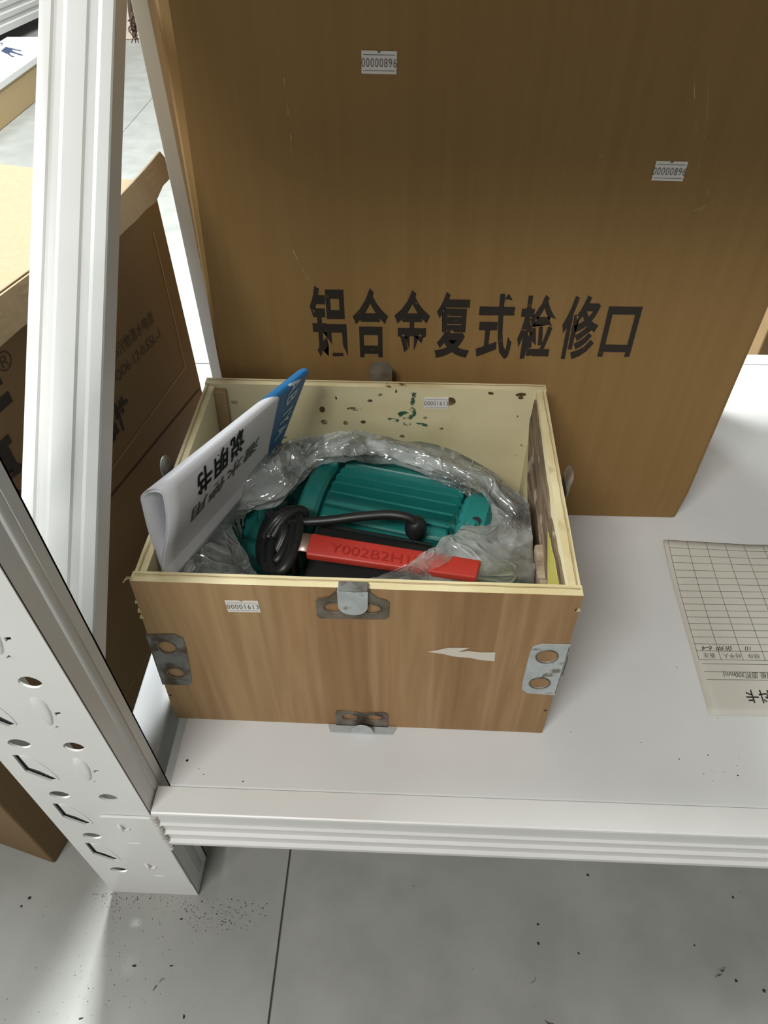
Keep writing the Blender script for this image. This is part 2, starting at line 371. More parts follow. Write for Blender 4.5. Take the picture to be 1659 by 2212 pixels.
# front beam: flat top flange, three stepped ribs on its face
YB0, YB1 = YF, .3160
prof = [(YB0,-.0008),(YB0-.0006,-.003),(YB0-.0006,-.022),(YB0-.0030,-.0245),(YB0-.0030,-.0262),(YB0+.0004,-.0300),(YB0+.0004,-.0455),(YB0-.0030,-.0480),(YB0-.0030,-.0497),(YB0+.0004,-.0535),(YB0+.0004,-.0690),(YB0-.0032,-.0718),(YB0-.0032,-.0775),(YB0-.0015,-.0790),(YB1,-.0790),(YB1,0),(YB0+.0015,0)]
bm = bmesh.new(); sweep(bm, prof, (-.2605,0,ZS), (1.9,0,ZS), (0,1,0), (0,0,1)); put('front_beam', bm_mesh(bm), WHITE, rack)
bm = bmesh.new(); box(bm, (-.2605,1.125,ZS-.079), (1.9,1.155,ZS), .001); put('rear_beam', bm_mesh(bm), WHITE, rack)
# deck panel resting inside the beams
for k, (x0, x1) in enumerate(((-.2482, .85), (.8515, 1.9))):
    bm = bmesh.new(); box(bm, (x0,.3168,ZS-.018), (x1,1.122,ZS), .0016, seg=3); put('deck_panel', bm_mesh(bm), DECK, rack)
# connector plate hooked to the post, with weld bead
br = plate(rrect(-.3160,ZS-.215,XU1+.0012,ZS-.0085,.004), [ellipse(-.2975,ZS-.0784,.0085,.0022,14), ellipse(-.2946,ZS-.1846,.0085,.0026,14)], .0028, (0,YF-.0002,0), (1,0,0), (0,0,1), .0006)
brk = put('connector_plate', br, WHITE, rack)
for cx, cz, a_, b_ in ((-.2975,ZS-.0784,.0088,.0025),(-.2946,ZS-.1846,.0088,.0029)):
    put('slot_shade', M_([(x, YF-.0006, z) for x, z in ellipse(cx, cz, a_, b_, 14)], [tuple(range(14))]), SLOT_SHADE, brk)  # dark ellipses painted as shade in the plate slots
bm = bmesh.new(); box(bm, (XU1+.0002,YF-.0028,ZS-.100), (XU1+.0022,YF+.026,ZS-.006), .0006); put('plate_return', bm_mesh(bm), WHITE, brk)
for zz in (-.0330, -.1500):
    bm = bmesh.new(); pts = [(-.3010,YF-.0030,ZS+zz+.006),(-.2985,YF-.0052,ZS+zz+.003),(-.2970,YF-.0052,ZS+zz-.003),(-.2915,YF-.0030,ZS+zz-.005)]
    tube(bm, pts, .0016, 8, 5); put('hook', bm_mesh(bm), WHITE, brk, True)
bm = bmesh.new(); P = []
for k in range(15):
    P.append((XU1+.0035+random.uniform(-.0006,.0006), YF-.001, ZS-.006-.091*k/14))
tube(bm, P, lambda t: .0030+.0009*math.sin(t*75), 10, 4); put('weld_bead', bm_mesh(bm), mat('weld', srgb(176,172,164), srgb(206,202,196), scale=90, rough=.5, bump=.5, bscale=200), brk, True)
# deck grit
sp = []
for px, py, s in ((404,1643,.0022),(430,1661,.001),(440,1673,.0009),(525,1688,.001),(1385,1604,.001),(1467,1640,.0012),(1530,1631,.0013),(1594,1675,.0013),(1592,1654,.0008),(1538,1665,.0008),(1520,1672,.0008),(1545,1669,.0007),(1540,1687,.0008),(1565,1668,.0006),(1583,1645,.0006),(1596,1638,.0006),(1233,1581,.0007),(1462,1441,.001),(1430,1480,.0006),(1550,1551,.0008),(1440,1395,.0006)):
    p = at(px, py, 0); sp.append((p.x, p.y, s))
dg = grit('grit', sp, ZS+.0001, .001, .002, None); tag(dg, 'tiny dark crumbs on the white shelf deck near its front edge', 'debris')

# ------------------------------------------------------------------ big carton behind the wooden box
GY = .7288
big = thing('cardboard_carton', 'very large brown carton with black stencilled characters and two small number stickers', 'carton', (.075, .95, ZS))
def bigm():
    bm = bmesh.new(); n = 16; y1 = 1.06; rings = []
    for k in range(n+1):
        z = .835*k/n; f = min(1, max(0, (z-.25)/.36)); bev = .0035+.0185*f; bulge = .004*math.sin(math.pi*min(1, z/.835))
        xl = -.2366+.004*f; xr = .3826+.0055*min(1,z/.33)
        r = [(xl, y1), (xl, GY+bev*.95)]
        for q in (.33,.66): r.append((xl+bev*.78*q*q*.9, GY+bev*.95*(1-q)))
        r.append((xl+bev*.82, GY)); r += [(.1, GY-bulge*0), (xr-.006, GY), (xr-.0015, GY+.0015), (xr, GY+.006), (xr, y1)]
        if k == 0: r = [(x+(.003 if x < 0 else -.003), y+(.003 if y < .8 else -.003)) for x, y in r]; 
        rings.append([bm.verts.new((x, y, ZS+.0005+(z if k else 0))) for x, y in r])
        if k == 0: pass
    for a, b in zip(rings, rings[1:]):
        for i in range(len(a)): bm.faces.new((a[i], a[(i+1)%len(a)], b[(i+1)%len(a)], b[i]))
    bm.faces.new(rings[0][::-1]); bm.faces.new(rings[-1]); return bm_mesh(bm)
put('carton_body', bigm(), KRAFT, big)
chars = '铝合金复式检修口'
cxs = [-.0985,-.0505,-.0030,.0440,.0920,.1385,.1870,.2325]
tops = [(.3545,.2632),(.3525,.2632),(.3510,.2640),(.3490,.2640),(.3480,.2640),(.3470,.2645),(.3470,.2650),(.3340,.2690)]
for ch, cx, (zt, zb) in zip(chars, cxs, tops):
    me = text_mesh(ch, 1, (0,0,0), (1,0,0), (0,1,0), bold=.026, lift=0)
    xs = [v.co.x for v in me.vertices]; ys = [v.co.y for v in me.vertices]
    w = .0405 if ch != '口' else .0370
    for v in me.vertices:
        x = (v.co.x-min(xs))/(max(xs)-min(xs)); y = (v.co.y-min(ys))/(max(ys)-min(ys))
        v.co = (cx+(x-.5)*w, GY-.0004, ZS+zb+y*(zt-zb))
    put('lettering', me, INK, big)
def sticker(parent, s, c, ex, ey, w, h, skew=0, hole=True):     # small number sticker
    ex = Vector(ex).normalized(); ey = Vector(ey).normalized(); en = ex.cross(ey)
    o = [(-w/2,-h/2),(w/2,-h/2),(w/2,h/2),(w*.06,h/2),(w*.02,h/2-h*.09),(-w*.02,h/2-h*.09),(-w*.06,h/2),(-w/2,h/2)]
    lb = put('number_sticker', plate(o, [], .0004, c, ex, ey), LBL, parent)
    bm = bmesh.new(); C = Vector(c)+en*.0006
    for y0 in (.33*h, -.36*h):
        v = [bm.verts.new(C+ex*a+ey*b) for a, b in ((-w*.45,y0-h*.014),(w*.45,y0-h*.014),(w*.45,y0+h*.014),(-w*.45,y0+h*.014))]; bm.faces.new(v)
    put('ruled_line', bm_mesh(bm), GREYI, lb)
    me = text_mesh(s, h*.56, Vector(c)-ey*h*.20, ex, ey, sx=.72, lift=.0007, align='CENTER', space=1.12); put('number', me, GREYI, lb)
    return lb
sticker(big, '00000896', (-.0368, GY-.0002, ZS+.5690), (1,0,-.02), (.02,0,1), .0312, .0178)
sticker(big, '00000896', (.2411, GY-.0002, ZS+.4780), (1,0,-.02), (.02,0,1), .0300, .0180)
# clear-tape glints painted as thin pale strips, scratches and a nick
def strip_on_y(pts, w, y, m, name, parent):
    P = [on_y(a, b, y) for a, b in pts]; bm = bmesh.new(); prev = None
    for i, p in enumerate(P):
        d = (P[min(i+1,len(P)-1)]-P[max(i-1,0)]).normalized(); n = Vector((-d.z, 0, d.x))
        a = bm.verts.new(p+n*w/2); b = bm.verts.new(p-n*w/2)
        if prev: bm.faces.new((prev[0], a, b, prev[1]))
        prev = (a, b)
    return put(name, bm_mesh(bm), m, parent)
TG = worn('tape_glint', srgb(190,165,115), .45, .7, 60)
strip_on_y([(603,95),(616,190),(628,290),(632,380)], .0011, GY-.0003, TG, 'tape_glint', big)
strip_on_y([(632,540),(658,590),(690,640)], .0009, GY-.0003, TG, 'tape_glint', big)
strip_on_y([(1500,100),(1500,230),(1512,330),(1500,430)], .0009, GY-.0003, TG, 'tape_glint', big)
strip_on_y([(1535,100),(1527,250),(1516,340),(1530,420)], .0010, GY-.0003, TG, 'tape_glint', big)
strip_on_y([(1498,455),(1515,450),(1535,438),(1552,425)], .0022, GY-.0003, TG, 'tape_glint', big)
strip_on_y([(1294,334),(1298,336),(1304,338)], .0018, GY-.0003, LINEP, 'nick', big)

# carton standing further back on the deck
c2 = thing('cardboard_carton', 'dark brown carton behind the big stencilled one, at the right edge', 'carton', (.95, 1.22, ZS))
bm = bmesh.new(); box(bm, (.66, 1.215, .0005), (1.6, 1.6, .62), .003); put('carton_body', bm_mesh(bm), KRAFT3, c2)
c2.location = (1.1, 1.4, 0); ORG[c2.name] = Vector((1.1,1.4,0)); c2.children[0].location = Vector((.95,1.22,ZS))-Vector((1.1,1.4,0))

# ------------------------------------------------------------------ tall carton on the floor at the left
P0 = Vector((-.4636, .3184, 0)); th = math.radians(75); DX = Vector((math.cos(th), math.sin(th), 0)); DN = Vector((math.sin(th), -math.cos(th), 0))
left = thing('cardboard_carton', 'tall brown printed carton on the floor with bent-over flap, left of wooden box', 'carton', (-.62, .64, 0))
HL = .672
def lb(a, b, z): return P0+DX*a-DN*b+Vector((0,0,z))
bm = bmesh.new(); box(bm, (0,0,.0005), (.573,.60,HL), .0025, fn=lb, seg=3); put('carton_body', bm_mesh(bm), cardboard('kraft_tall', srgb(116,93,62), srgb(122,99,67), (3,3,2)), left)
# top flaps with a slightly lifted slab and a torn flap hanging over the printed side
bm = bmesh.new(); box(bm, (.004,.004,HL), (.570,.552,HL+.004), .001, fn=lb); put('top_flap', bm_mesh(bm), KRAFT2, left)
bm = bmesh.new()
# hanging flap
n = 26; G = []
for t_ in (0,.25,.5,.75,1):
    r = []
    for k in range(n+1):
        f = k/n; a = .02+.575*f; lift = .026*max(0,(f-.55)/.45)**2
        zt = HL+.004+lift; zl = HL-.046+.036*f+lift*.15 + .003*noise.noise(Vector((k*.9,0,3)))
        if k > n-2: zl += .008
        r.append(bm.verts.new(lb(a+(.012*t_ if k == n else 0)-.004*(t_ > .9 and k == n), -(.0008+.006*t_*(.4+f)+.003*math.sin(f*3)*t_), zt+(zl-zt)*t_)))
    G.append(r)
for a, b in zip(G, G[1:]):
    for k in range(n): bm.faces.new((a[k], a[k+1], b[k+1], b[k]))
me = bm_mesh(bm); fl = put('hanging_flap', me, KRAFT2, left); md = fl.modifiers.new('s', 'SOLIDIFY'); md.thickness = .004; md.offset = 0
# printed frame lines, crease and lettering on the side
def fstrip(a0, z0, a1, z1, w, m, name, lift=.0006):
    p = lb(a0,-lift,z0); q = lb(a1,-lift,z1); d = (q-p).normalized(); nn = d.cross(DN).normalized()*w/2
    return put(name, M_([p-nn, q-nn, q+nn, p+nn], [(0,1,2,3)]), m, left)
fstrip(.547, ZS+.36, .5455, ZS+.166, .0022, LINEP, 'printed_line'); fstrip(.5455, ZS+.166, .03, ZS+.110, .0022, LINEP, 'printed_line')
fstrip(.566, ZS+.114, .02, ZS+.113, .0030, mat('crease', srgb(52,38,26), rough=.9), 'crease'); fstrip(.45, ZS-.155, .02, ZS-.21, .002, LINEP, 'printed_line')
def lt(s, size, a, z, sx=1, bold=0, align='LEFT', m=INKD, slope=-.0):
    put('lettering', text_mesh(s, size, lb(a,-.0006,ZS+z), DX+Vector((0,0,slope)), Vector((0,0,1)), sx=sx, bold=bold, align=align, lift=0), m, left)
lt('Q5污物潜水电泵', .019, .405, .262, sx=.72); lt('WQD6-12-0.55L-1', .019, .386, .236, sx=.85)
lt('可靠性', .044, .318, .178, sx=.72, bold=.001, m=mat('bold_ink', srgb(42,34,26), rough=.8))
INKB = mat('heavy_ink', srgb(40,34,28), rough=.8)
lt('E', .075, .253, .318, sx=1.2, bold=.003, align='RIGHT', m=INKB)
lt('®', .028, .254, .345, m=INKD); lt('泵', .075, .236, .228, sx=1.0, bold=.003, align='RIGHT', m=INKB)

# ------------------------------------------------------------------ far things at the upper left
fa = at(0,283,-ZS); fb = at(77,220,-ZS); fd = (fb-fa).normalized(); fn_ = Vector((-fd.y, fd.x, 0))
fc = thing('cardboard_carton', 'low tan carton on the floor far left under a white package', 'carton', tuple((fa+fb)/2))
def fp(a, b, z): return fa+fd*a+fn_*b+Vector((0,0,z))
bm = bmesh.new(); box(bm, (-.6,.0,.0005), (.80,.27,.121), .003, fn=fp); put('carton_body', bm_mesh(bm), cardboard('kraft_far', srgb(182,158,116), srgb(188,165,124)), fc)
fpk = thing('white_package', 'flat white package with a blue printed emblem, lying on the far tan carton', 'package', tuple(fp(0,.14,.1215)))
bm = bmesh.new(); box(bm, (-.62,-.006,.1215), (.86,.275,.150), .004, fn=fp); pk = put('package_body', bm_mesh(bm), mat('white_wrap', srgb(236,236,234), rough=.4), fpk)
ztop = .1504
def tp(px, py): return at(px, py, ztop-ZS+.0006)
em = [(2,110),(12,101),(26,104),(46,109),(47,111),(38,109),(27,107),(26,109),(33,113),(49,118),(50,120),(42,119),(30,115),(22,113),(20,115),(24,119),(31,122),(30,123),(24,122),(17,117),(8,113)]
put('emblem', M_([tp(*q) for q in em], [tuple(range(len(em)))]), mat('navy_print', srgb(62,74,104), rough=.5), pk)
me = text_mesh('GS', .085, tp(-9,107), (tp(12,97)-tp(0,106)), (tp(-3,96)-tp(0,106)), lift=.0004); put('lettering', me, mat('navy_print2', srgb(92,102,132), rough=.5), pk)
# far ribbed beam of the next rack
ba = on_y(0, 40, 3.9); 
fr = thing('rack_beam', 'white ribbed beam of the neighbouring rack, far upper left', 'shelf beam', (-2.0, 4.0, 0))
def lineat(px,py,z): return at(px,py,z)
pa = at(0, 76, -.205); pb = at(85, 37, -.205); bd = (pb-pa).normalized(); bn = Vector((bd.y, -bd.x, 0))
prof = [(0,0),(0,.03),(-.006,.036),(-.006,.052),(0,.058),(0,.078),(-.006,.084),(-.006,.10),(0,.106),(0,.126),(-.006,.132),(-.006,.15),(0,.156),(0,.19),(-.05,.192),(-.06,.192),(-.06,0)]
bm = bmesh.new(); sweep(bm, prof, pa-bd*1.0, pb+bd*.9, bn, (0,0,1)); put('beam_profile', bm_mesh(bm), WHITE, fr)
bm = bmesh.new(); q0 = pa-bd*1.0; q1 = pb+bd*.9
c_ = [q0-bn*.061+Vector((0,0,.17)), q1-bn*.061+Vector((0,0,.17)), q1-bn*.55+Vector((0,0,.17)), q0-bn*.55+Vector((0,0,.17))]
hexa(bm, c_+[p+Vector((0,0,.02)) for p in c_]); put('deck_panel', bm_mesh(bm), DECK, fr)
for q in (q0-bn*.03, q1-bn*.03):
    bm = bmesh.new(); box(bm, (q.x-.03,q.y-.03,.0005), (q.x+.03,q.y+.03,.9), .003); put('beam_post', bm_mesh(bm), WHITE, fr)
# frayed twine and pale stand between the two posts
tw = thing('frayed_rope', 'dark frayed rope hanging behind the narrow rear post', 'rope', tuple(at(292,92,-ZS)))
bm = bmesh.new(); y_ = 2.55
def ry(px, py, yy): return on_y(px, py, yy)
tube(bm, [ry(284,-60,y_),ry(284,10,y_),ry(288,45,y_),ry(292,66,y_)], .012, 8, 6)
random.seed(3)
for k in range(46):
    x = random.uniform(280,296); y = random.uniform(20,68)
    tube(bm, [ry(x,y,y_), ry(x+random.uniform(-5,8),y+random.uniform(5,14),y_-.02), ry(x+random.uniform(-8,14),y+random.uniform(14,30),y_-.03)], .0016, 4, 3)
put('rope_strands', bm_mesh(bm), TWINE, tw)
pc = thing('cardboard_carton', 'pale carton standing behind the frayed rope, between the two posts', 'carton', tuple(at(300,92,-ZS)))
g0 = at(262,96,-ZS); bm = bmesh.new(); box(bm, (g0.x-.05, g0.y+.1, .0005), (g0.x+.6, g0.y+.5, .42), .004)
put('carton_body', bm_mesh(bm), mat('pale_card', srgb(214,196,178), rough=.7), pc)

# ------------------------------------------------------------------ wooden box
BY = -.008; BX0, BY0 = -.2483, .3946; WB, DB, HB, TH = .40, .3102, .2466, .0115
cb, sb = math.cos(BY), math.sin(BY)
def bw(u, v, z):
    u = u-.0125*(1-u/WB)*max(0,1-z/HB)
    return Vector((BX0+u*cb-v*sb, BY0+u*sb+v*cb, ZS+z+.0006))
def uv_of(p):
    d = p-Vector((BX0,BY0,0)); return d.x*cb+d.y*sb, -d.x*sb+d.y*cb
wb = thing('wooden_box', 'open plywood box with metal corner clips holding a teal motor, on the white deck', 'box', tuple(bw(.2,.155,0)))
def panel(name, a, b, mats, mfun, cuts=8, rough_edge=.0):
    bm = bmesh.new(); x0,y0,z0 = a; x1,y1,z1 = b
    box(bm, a, b)
    bmesh.ops.subdivide_edges(bm, edges=[e for e in bm.edges if e.calc_length() > .1], cuts=cuts, use_grid_fill=True)
    bmesh.ops.recalc_face_normals(bm, faces=bm.faces)
    for f in bm.faces: f.material_index = mfun(f.normal)
    for v in bm.verts:
        c = v.co.copy(); n = noise.noise(c*60)*rough_edge+noise.noise(c*9)*rough_edge
        v.co = bw(c.x+(n if c.x in (x0, x1) and x0 > -.001 else 0), c.y, c.z+(n if abs(c.z-z1) < 1e-6 else 0))
    me = bpy.data.meshes.new('m'); bm.to_mesh(me); bm.free()
    idx = [p.material_index for p in me.polygons]
    o = put(name, me, mats, wb)
    for p, i in zip(o.data.polygons, idx): p.material_index = i
    return o
fp_ = panel('front_panel', (0,0,0), (WB,TH,HB), [VENEER, CREAM, PLY], lambda n: 0 if n.y < -.5 else (1 if n.y > .5 else 2), 14, .0006)
panel('back_panel', (0,DB-TH,0), (WB,DB,HB), [CREAM, VENEER, PLY], lambda n: 0 if n.y < -.5 else (1 if n.y > .5 else 2), 14, .0006)
panel('side_panel', (.0006,TH+.0002,0), (TH,DB-TH-.0002,HB-.0015), [CREAM, VENEER, PLY], lambda n: 0 if n.x > .5 else (1 if n.x < -.5 else 2), 10, .0009)
panel('side_panel', (WB-TH,TH+.0002,0), (WB-.0006,DB-TH-.0002,HB-.0015), [VENEER, CREAM, PLY], lambda n: 0 if n.x > .5 else (1 if n.x < -.5 else 2), 10, .0009)
panel('base_panel', (TH+.0003,TH+.0003,.0005), (WB-TH-.0003,DB-TH-.0003,.010), [CREAM], lambda n: 0, 2)
# thin glue line proud along the rims
def rim(u0,v0,u1,v1,z,w,name='ply_layer'):
    bm = bmesh.new(); n = 30; prev = None
    for k in range(n+1):
        t_ = k/n; u = u0+(u1-u0)*t_; v = v0+(v1-v0)*t_
        dx, dy = (0, w/2) if abs(u1-u0) > abs(v1-v0) else (w/2, 0)
        j = .0006*noise.noise(Vector((k*.7, u0*30, v0*30)))
        a = bm.verts.new(bw(u-dx+(j if dx else 0), v-dy+(j if dy else 0), z)); b = bm.verts.new(bw(u+dx+(j if dx else 0), v+dy+(j if dy else 0), z))
        if prev: bm.faces.new((prev[0], prev[1], b, a))
        prev = (a, b)
    put(name, bm_mesh(bm), PLYD, wb)
rim(.002,.0075,WB-.002,.0075,HB+.0009,.0009); rim(.002,DB-.004,WB-.002,DB-.004,HB+.0009,.0009); rim(.0045,TH,.0045,DB-TH,HB-.0003,.0009); rim(WB-.0045,TH,WB-.0045,DB-TH,HB-.0003,.0009)
# inside corner batten and rough bark-like strip, torn pieces and yellow patch on the right wall
bm = bmesh.new(); box(bm, (TH,DB-TH-.009,.02), (TH+.014,DB-TH-.0003,HB-.006), .001, fn=bw); put('corner_batten', bm_mesh(bm), BATT, wb)
def wallpatch(u, pts, th_, m, name, jag=.002):   # pts in (v,z), on the right inner wall, thickness th_ inwards
    out = []
    for i in range(len(pts)):
        a = Vector(pts[i]+(0,)) if len(pts[i]) == 2 else Vector(pts[i]); b = Vector(pts[(i+1)%len(pts)]+(0,))
        for k in range(8):
            q = a.lerp(b, k/8); j = noise.noise(Vector((q.x*170, q.y*170, u*50)))*jag; out.append((q.x+j, q.y+j))
    bm = bmesh.new(); A_ = [bm.verts.new(bw(u, v, z)) for v, z in out]; B_ = [bm.verts.new(bw(u-th_, v, z)) for v, z in out]
    n = len(out); bm.faces.new(A_); bm.faces.new(B_[::-1])
    for i in range(n): bm.faces.new((A_[i], A_[(i+1)%n], B_[(i+1)%n], B_[i]))
    return put(name, bm_mesh(bm), m, wb)
UR = WB-TH
wallpatch(UR-.0001, [(TH+.002,.13),(TH+.002,.238),(.12,.228),(.29,.240),(.297,.20),(.25,.15),(.15,.10),(.08,.10)], .0022, BARK, 'bark_layer', .004)
wallpatch(UR-.0023, [(TH+.003,.170),(TH+.003,.224),(.06,.222),(.105,.214),(.075,.190),(.04,.172)], .0008, YEL, 'yellow_patch', .0022)
wallpatch(UR-.0024, [(.020,.10),(.020,.165),(.045,.185),(.085,.175),(.115,.185),(.125,.150),(.09,.10)], .007, mat('splintered_ply', srgb(104,84,62), srgb(164,148,122), scale=30, stretch=(1,2,4), rough=.85, bump=.8, bscale=60), 'splintered_piece', .004)
# knots, stains and the green stamp on the inner face of the back panel
VB = DB-TH
def onback(px, py):
    p = on_plane(px, py, bw(0,VB,0), (-sb, cb, 0)); u, v = uv_of(p); return u, p.z-ZS
def blot(px, py, rx, ry_, m, name, rot=0, lift=.0004):
    u, z = onback(px, py); s = .000395
    e = ellipse(u, z, rx*s, ry_*s*1.3, 16, 1, rot)
    return put(name, M_([bw(a, VB-lift, b) for a, b in e], [tuple(range(16))]), m, wb)
for px, py, rx, ry_, r in ((704,912,11,7,-.2),(510,869,13,6,-.3),(698,885,9,9,0),(973,868,16,12,.2),(920,903,6,4,0),(871,943,8,5,0),(1125,853,16,5,.1),(1125,860,8,4,0),(1130,962,9,4,0),(1118,900,3,3,0),(1060,850,9,4,-.2),(838,835,10,3,-.2),(750,914,8,6,0),(787,912,8,5,0),(856,846,3,5,0),(1113,985,6,4,0)):
    blot(px, py, rx, ry_, KNOT, 'knot', r)
for px, py, rx, ry_, r in ((768,884,24,5,-.05),(727,858,3,8,0),(700,856,3,7,0),(821,853,9,4,.2),(855,830,30,3,-.03),(800,866,9,4,.2),(620,945,9,4,.2),(965,910,3,4,0)):
    blot(px, py, rx, ry_, SMUDGE, 'smudge', r)
for px, py, rx, ry_, r in ((893,890,10,14,.2),(892,868,7,12,0),(870,892,20,5,-.05),(868,900,18,9,-.1),(888,902,9,7,0),(855,908,24,5,-.22),(880,916,14,5,-.15),(918,918,26,4,-.2),(955,925,12,4,-.2),(892,851,14,3,.05),(895,858,6,10,.3)):
    blot(px, py, rx, ry_, GREEN, 'green_stamp', r)
u, z = onback(943, 871); sticker(wb, '00001613', bw(u, VB-.0002, z), (cb,sb,.02), (-.02,0,1), .0285, .0162)
# white sticker and torn tape on the front face
def onfront(px, py):
    p = on_plane(px, py, bw(0,0,0), (-sb, cb, 0)); u, v = uv_of(p); return u+.0125*(1-u/WB)*max(0,1-(p.z-ZS)/HB), p.z-ZS
u, z = onfront(525, 1310); sticker(wb, '00001613', bw(u, -.0002, z), (cb,sb,.035), (-.035,0,1), .0305, .0170)
tp_ = [(922,1408),(950,1403),(968,1399),(1015,1399),(1002,1404),(990,1408),(1012,1406),(1040,1409),(1070,1409),(1068,1428),(1040,1426),(1015,1421),(990,1419),(975,1417),(955,1412)]
put('torn_tape', M_([bw(onfront(*q)[0], -.0005, onfront(*q)[1]) for q in tp_], [tuple(range(len(tp_)))]), mat('masking_tape', srgb(214,206,192), rough=.7), wb)
# splinters and dents on the front edges
for px, py, h in ((287,1300,.002),(296,1318,.0035),(303,1332,.0028),(1249,1318,.002)):
    bm = bmesh.new(); u, z = onfront(px, py); u = -.0004 if u < .1 else WB-.0016; hexa(bm, [bw(u-.0012,-.0012,z-h), bw(u+.0030,-.0009,z-h*.6), bw(u+.0025,.0006,z-h*.6), bw(u-.0008,.0006,z-h), bw(u-.0006,-.0008,z+h*.5), bw(u+.0016,-.0012,z+h), bw(u+.0014,.0006,z+h), bw(u-.0004,.0006,z+h*.5)])
    put('splinter', bm_mesh(bm), PLY, wb)
bm = bmesh.new(); tube(bm, [bw(.001,.002,HB+.001), bw(-.003,.001,HB+.001), bw(-.006,-.001,HB-.002)], .0006, 5, 4); put('splinter', bm_mesh(bm), PLY, wb)
bm = bmesh.new(); tube(bm, [bw(.002,.003,HB+.001), bw(-.004,.005,HB-.001), bw(-.007,.004,HB-.005)], .0004, 5, 4)
put('splinter', bm_mesh(bm), PLY, wb)
for px, py in ((368,1502),(1178,1535),(1245,1318)):
    u, z = onfront(px, py); put('nail_hole', M_([bw(a, -.0004, b) for a, b in ellipse(u, z, .0016, .0016, 10)], [tuple(range(10))]), mat('hole_dark', srgb(60,40,24), rough=.9), wb)
# sheet metal clips
EX = Vector((cb, sb, 0)); EZ = Vector((0,0,1)); FO = bw(0,0,0)
def fplate(outer, holes, lift, m, name, th_=.0012, parent=None):
    o = [(x, z) for x, z in outer]
    me = plate(o, holes, th_, Vector((0,0,0)), (1,0,0), (0,0,1), .0003)
    for v in me.vertices:
        c = v.co.copy(); v.co = bw(c.x, c.y-lift, c.z)
    c = put(name, me, m, parent or wb)
    for h in holes:
        cx = sum(p[0] for p in h)/len(h); cz = sum(p[1] for p in h)/len(h)
        bm = bmesh.new(); pts = [(cx+(p[0]-cx)*1.03, cz+(p[1]-cz)*1.03) for p in h]; pts.append(pts[0])
        tube(bm, [bw(x, -lift-.0014, z) for x, z in pts], .0007, 6, 2)
        put('hole_lip', bm_mesh(bm), RUSTY, c, True)
    return c
# top clip
um, zm = onfront(762, 1300)
oc = [(um-.0300,HB-.045),(um+.0290,HB-.043),(um+.0325,HB-.039),(um+.0325,HB-.018),(um+.029,HB-.014),(um+.022,HB-.012),(um+.0155,HB-.004),(um+.0150,HB+.0006),(um-.0135,HB+.0006),(um-.015,HB-.005),(um-.021,HB-.013),(um-.031,HB-.016),(um-.033,HB-.020),(um-.033,HB-.041)]
c1 = fplate(oc, [ellipse(um-.0170,HB-.0275,.0095,.0065,20), ellipse(um+.0165,HB-.0275,.0090,.0065,20)], 0, RUSTY, 'corner_clip')
tn = [(um-.0128,HB+.0005),(um+.0138,HB+.0005),(um+.0135,HB-.018)]+[(um+.0005+.0130*math.cos(a), HB-.021-.0125*math.sin(a)) for a in [math.pi*k/12 for k in range(13)]]+[(um-.0127,HB-.018)]
fplate(tn, [], .0034, STEELB, 'bent_tongue', .0012, c1)
bm = bmesh.new(); box(bm, (um-.0128,-.0046,HB+.0003), (um+.0138,.0060,HB+.0022), .0006, fn=bw); put('clip_fold', bm_mesh(bm), STEEL, c1)
# left and right clips wrap round the edges
def sideclip(pts, h1, h2, m, side):
    c = fplate(pts, [h1, h2], 0, m, 'corner_clip')
    x = -.0014 if side < 0 else WB
    zs = [p[1] for p in pts]
    bm = bmesh.new(); box(bm, (x,-.0012,min(zs)+.002), (x+.0014,.040,max(zs)-.002), .0003, fn=bw); put('clip_return', bm_mesh(bm), RUSTY, c)
    return c
L_ = [onfront(*q) for q in ((311,1371),(375,1369),(395,1378),(402,1400),(414,1470),(408,1479),(345,1477))]
L_[0] = (-.0013, L_[0][1]); L_[-1] = (-.0013, L_[-1][1])
a_ = onfront(362,1397); b_ = onfront(381,1452)
sideclip(L_, ellipse(a_[0],a_[1],.0088,.0100,20), ellipse(b_[0],b_[1],.0085,.0088,20), STEEL, -1)
R_ = [onfront(*q) for q in ((1228,1392),(1170,1391),(1151,1397),(1144,1412),(1128,1478),(1128,1488),(1140,1496),(1192,1500))]
R_[0] = (WB+.0012, R_[0][1]); R_[-1] = (WB+.0012, R_[-1][1])
a_ = onfront(1181,1417); b_ = onfront(1165,1474)
sideclip(R_, ellipse(a_[0],a_[1],.0100,.0105,20), ellipse(b_[0],b_[1],.0098,.0098,20), STEELB, 1)
bm = bmesh.new(); box(bm, (WB+.0012,.006,.108), (WB+.0058,.022,.140), .001, fn=bw); put('bent_tongue', bm_mesh(bm), RUSTY, wb)
# bottom clip
ub, zb = onfront(782, 1552)
bc = fplate([(ub-.028,.001),(ub+.0275,.001),(ub+.0275,.028),(ub+.024,.032),(ub+.008,.031),(ub+.001,.028),(ub-.006,.031),(ub-.026,.032),(ub-.028,.028)], [ellipse(ub-.0130,.0205,.0085,.0060,18), ellipse(ub+.0135,.0205,.0085,.0060,18)], 0, RUSTY, 'corner_clip')
bm = bmesh.new(); c_ = [(ub-.037,-.0020),(ub-.034,-.010),(ub+.033,-.010),(ub+.037,-.0020)]
A_ = [bm.verts.new(bw(u,v,.0005)) for u,v in c_]; B_ = [bm.verts.new(bw(u,v*1.0,.0020)) for u,v in c_]; bm.faces.new(A_); bm.faces.new(B_[::-1])
for i in range(4): bm.faces.new((A_[i],A_[(i+1)%4],B_[(i+1)%4],B_[i]))
put('clip_foot', bm_mesh(bm), STEELB, bc)
dm = [(ub-.0125,.0006),(ub+.0135,.0006)]+[(ub+.0005+.0115*math.cos(a), .004+.0135*math.sin(a)) for a in [math.pi*k/12 for k in range(13)]]
